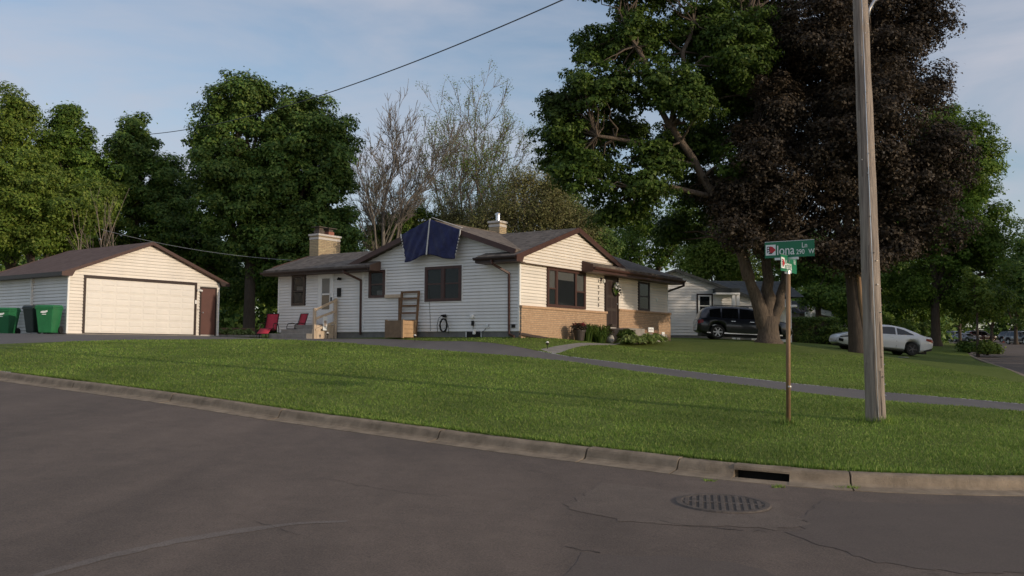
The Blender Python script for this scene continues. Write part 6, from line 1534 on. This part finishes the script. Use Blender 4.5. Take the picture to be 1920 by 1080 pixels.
# wreath, small signs and path lights
wr = empty('door_wreath', (*hw(7.08, -.06), HZ + 1.88), HOUSE_YAW, 'leafy wreath with white flowers hung on the brown front door', 'wreath')
an = np.linspace(0, 2 * PI, 30)[:-1]; Cw = np.column_stack([.16 * np.cos(an), np.full(29, -.05), .2 * np.sin(an)])
v_, q_ = leaf_cloud(Cw, np.full(29, .07), 520, .06, 1, seed=3); np_mesh('leaves', v_, q_, M['leaf_mid'], wr, tri=True)
v_, q_ = leaf_cloud(Cw[0:14] + [0, -.05, 0], np.full(14, .08), 150, .07, 1, seed=4); np_mesh('flowers', v_, q_, M['trim_white'], wr, tri=True)
v_, q_ = leaf_cloud(np.array([[.2, -.06, -.02], [.05, -.08, -.26]]), np.array([.12, .1]), 60, .1, 1, seed=5); np_mesh('ribbon', v_, q_, M['brown_dark'], wr, tri=True)
MB().tube([(.2 * math.cos(a), -.04, .23 * math.sin(a)) for a in np.linspace(0, 2 * PI, 25)], .025, 6, cap=False).build('ring', M['twig'], wr)
for x_, y_, z_, w2, h2, lab in ((8.15, -1.19, .19, .5, .2, 'small white lettered sign on the timber wall beside the stoop'), (8.9, -1.40, -.02, .26, .26, 'small white square sign standing at the lowest front step')):
    a_ = hw(x_, y_); ys = empty('yard_sign', (*a_, gz(*a_)), HOUSE_YAW, lab, 'sign'); zz = HZ + z_ - gz(*a_)
    MB().box(-w2 / 2, w2 / 2, -.012, .012, zz - h2 / 2, zz + h2 / 2).build('panel', M['sign_white'], ys, bevel=.004)
    dk = MB(); rr = random.Random(int(x_ * 10))
    for k_ in range(5): xx = -w2 * .38 + k_ * w2 * .16; dk.box(xx, xx + w2 * .1, -.014, -.0122, zz - h2 * .12, zz + h2 * .14)
    dk.build('print', M['mauve'], ys); MB().box(-.012, .012, -.006, .006, -.1, zz - h2 / 2).build('stake', M['galv'], ys)
for px_, Yy, lab in ((1026.5, 29.9, 'small path light with pale cap where the walk meets the driveway'), (778, 33.3, 'small path light with pale cap in front of the planter box'), (614, 36.3, 'small dark path light by the side steps')):
    p = at(px_, 640, Yy); z_ = gz(p.x, p.y); plt = empty('path_light', (p.x, p.y, z_), 0, lab, 'garden light', 'path lights along the driveway')
    MB().tube([(0, 0, -.05), (0, 0, .16)], .012, 6).build('stake', M['black'], plt); MB().lathe([(.03, .14), (.045, .16), (.045, .20)], 10).build('lamp', M['black'], plt); MB().lathe([(.05, .2), (.055, .215), (.02, .25)], 10).build('cap', M['light_lens'], plt)
p = at(1694, 668, 41); vc = MB().lathe([(.22, 0), (.22, .02), (.18, .035)], 20).build('valve_cover', M['concrete']); vc.location = (p.x, p.y, gz(p.x, p.y) + .03); tag(vc, 'pale round utility cover set in the lawn near the white car', 'utility cover')

# ------------------------------------------------------------------ woodland closing the view behind the gardens
g3 = np.random.default_rng(77); nC = 2400
th = g3.uniform(-.66, .62, nC); Yw = g3.uniform(84, 100, nC); X_ = th * Yw; hmax = 6.5 + 3 * np.sin(X_ * .23) + 2 * np.sin(X_ * .61 + 1)
keep = (th < .47)
C_ = np.column_stack([X_, Yw, lawn_z(np.column_stack([X_, Yw])) + g3.random(nC) ** 1.35 * np.maximum(hmax, 2.5)])[keep]
v_, q_ = leaf_cloud(C_, np.full(len(C_), 1.5), 105000, .45, .8, seed=78)
th = g3.uniform(.40, .78, 500); Yw = g3.uniform(195, 215, 500)
C2 = np.column_stack([th * Yw, Yw, 4 + g3.random(500) * 11]); v2, q2_ = leaf_cloud(C2, np.full(500, 2.6), 26000, .8, .8, seed=79)
v_, q_ = np.concatenate([v_, v2]), np.concatenate([q_, q2_ + len(v_)])
tag(np_mesh('woodland', v_, q_, M['leaf_dense'], tri=True), 'dark far wood behind the gardens', 'wood', kind='stuff')

# longer grass where the mower cannot reach: round the pole, the post and the trunks
for nm, x, y, r, n, h in (('utility pole', pb.x, pb.y, .17, 420, .13), ('street sign post', sb_.x, sb_.y, .06, 150, .12)):
    mb = MB(); z = gz(x, y)
    for _ in range(n):
        a = random.uniform(0, 2 * PI); rr = r + abs(random.gauss(0, .06)); bx_, by_ = x + rr * math.cos(a), y + rr * math.sin(a); hh = h * random.uniform(.35, 1.1); t = random.uniform(0, 2 * PI)
        mb.add([(bx_ - .007 * math.cos(t), by_ - .007 * math.sin(t), z - .01), (bx_ + .007 * math.cos(t), by_ + .007 * math.sin(t), z - .01), (bx_ + random.gauss(0, .04), by_ + random.gauss(0, .04), z + hh)], [(0, 1, 2)])
    tag(mb.build('grass_tuft', M['blade']), 'longer unmown grass round the foot of the ' + nm, 'grass', kind='stuff')
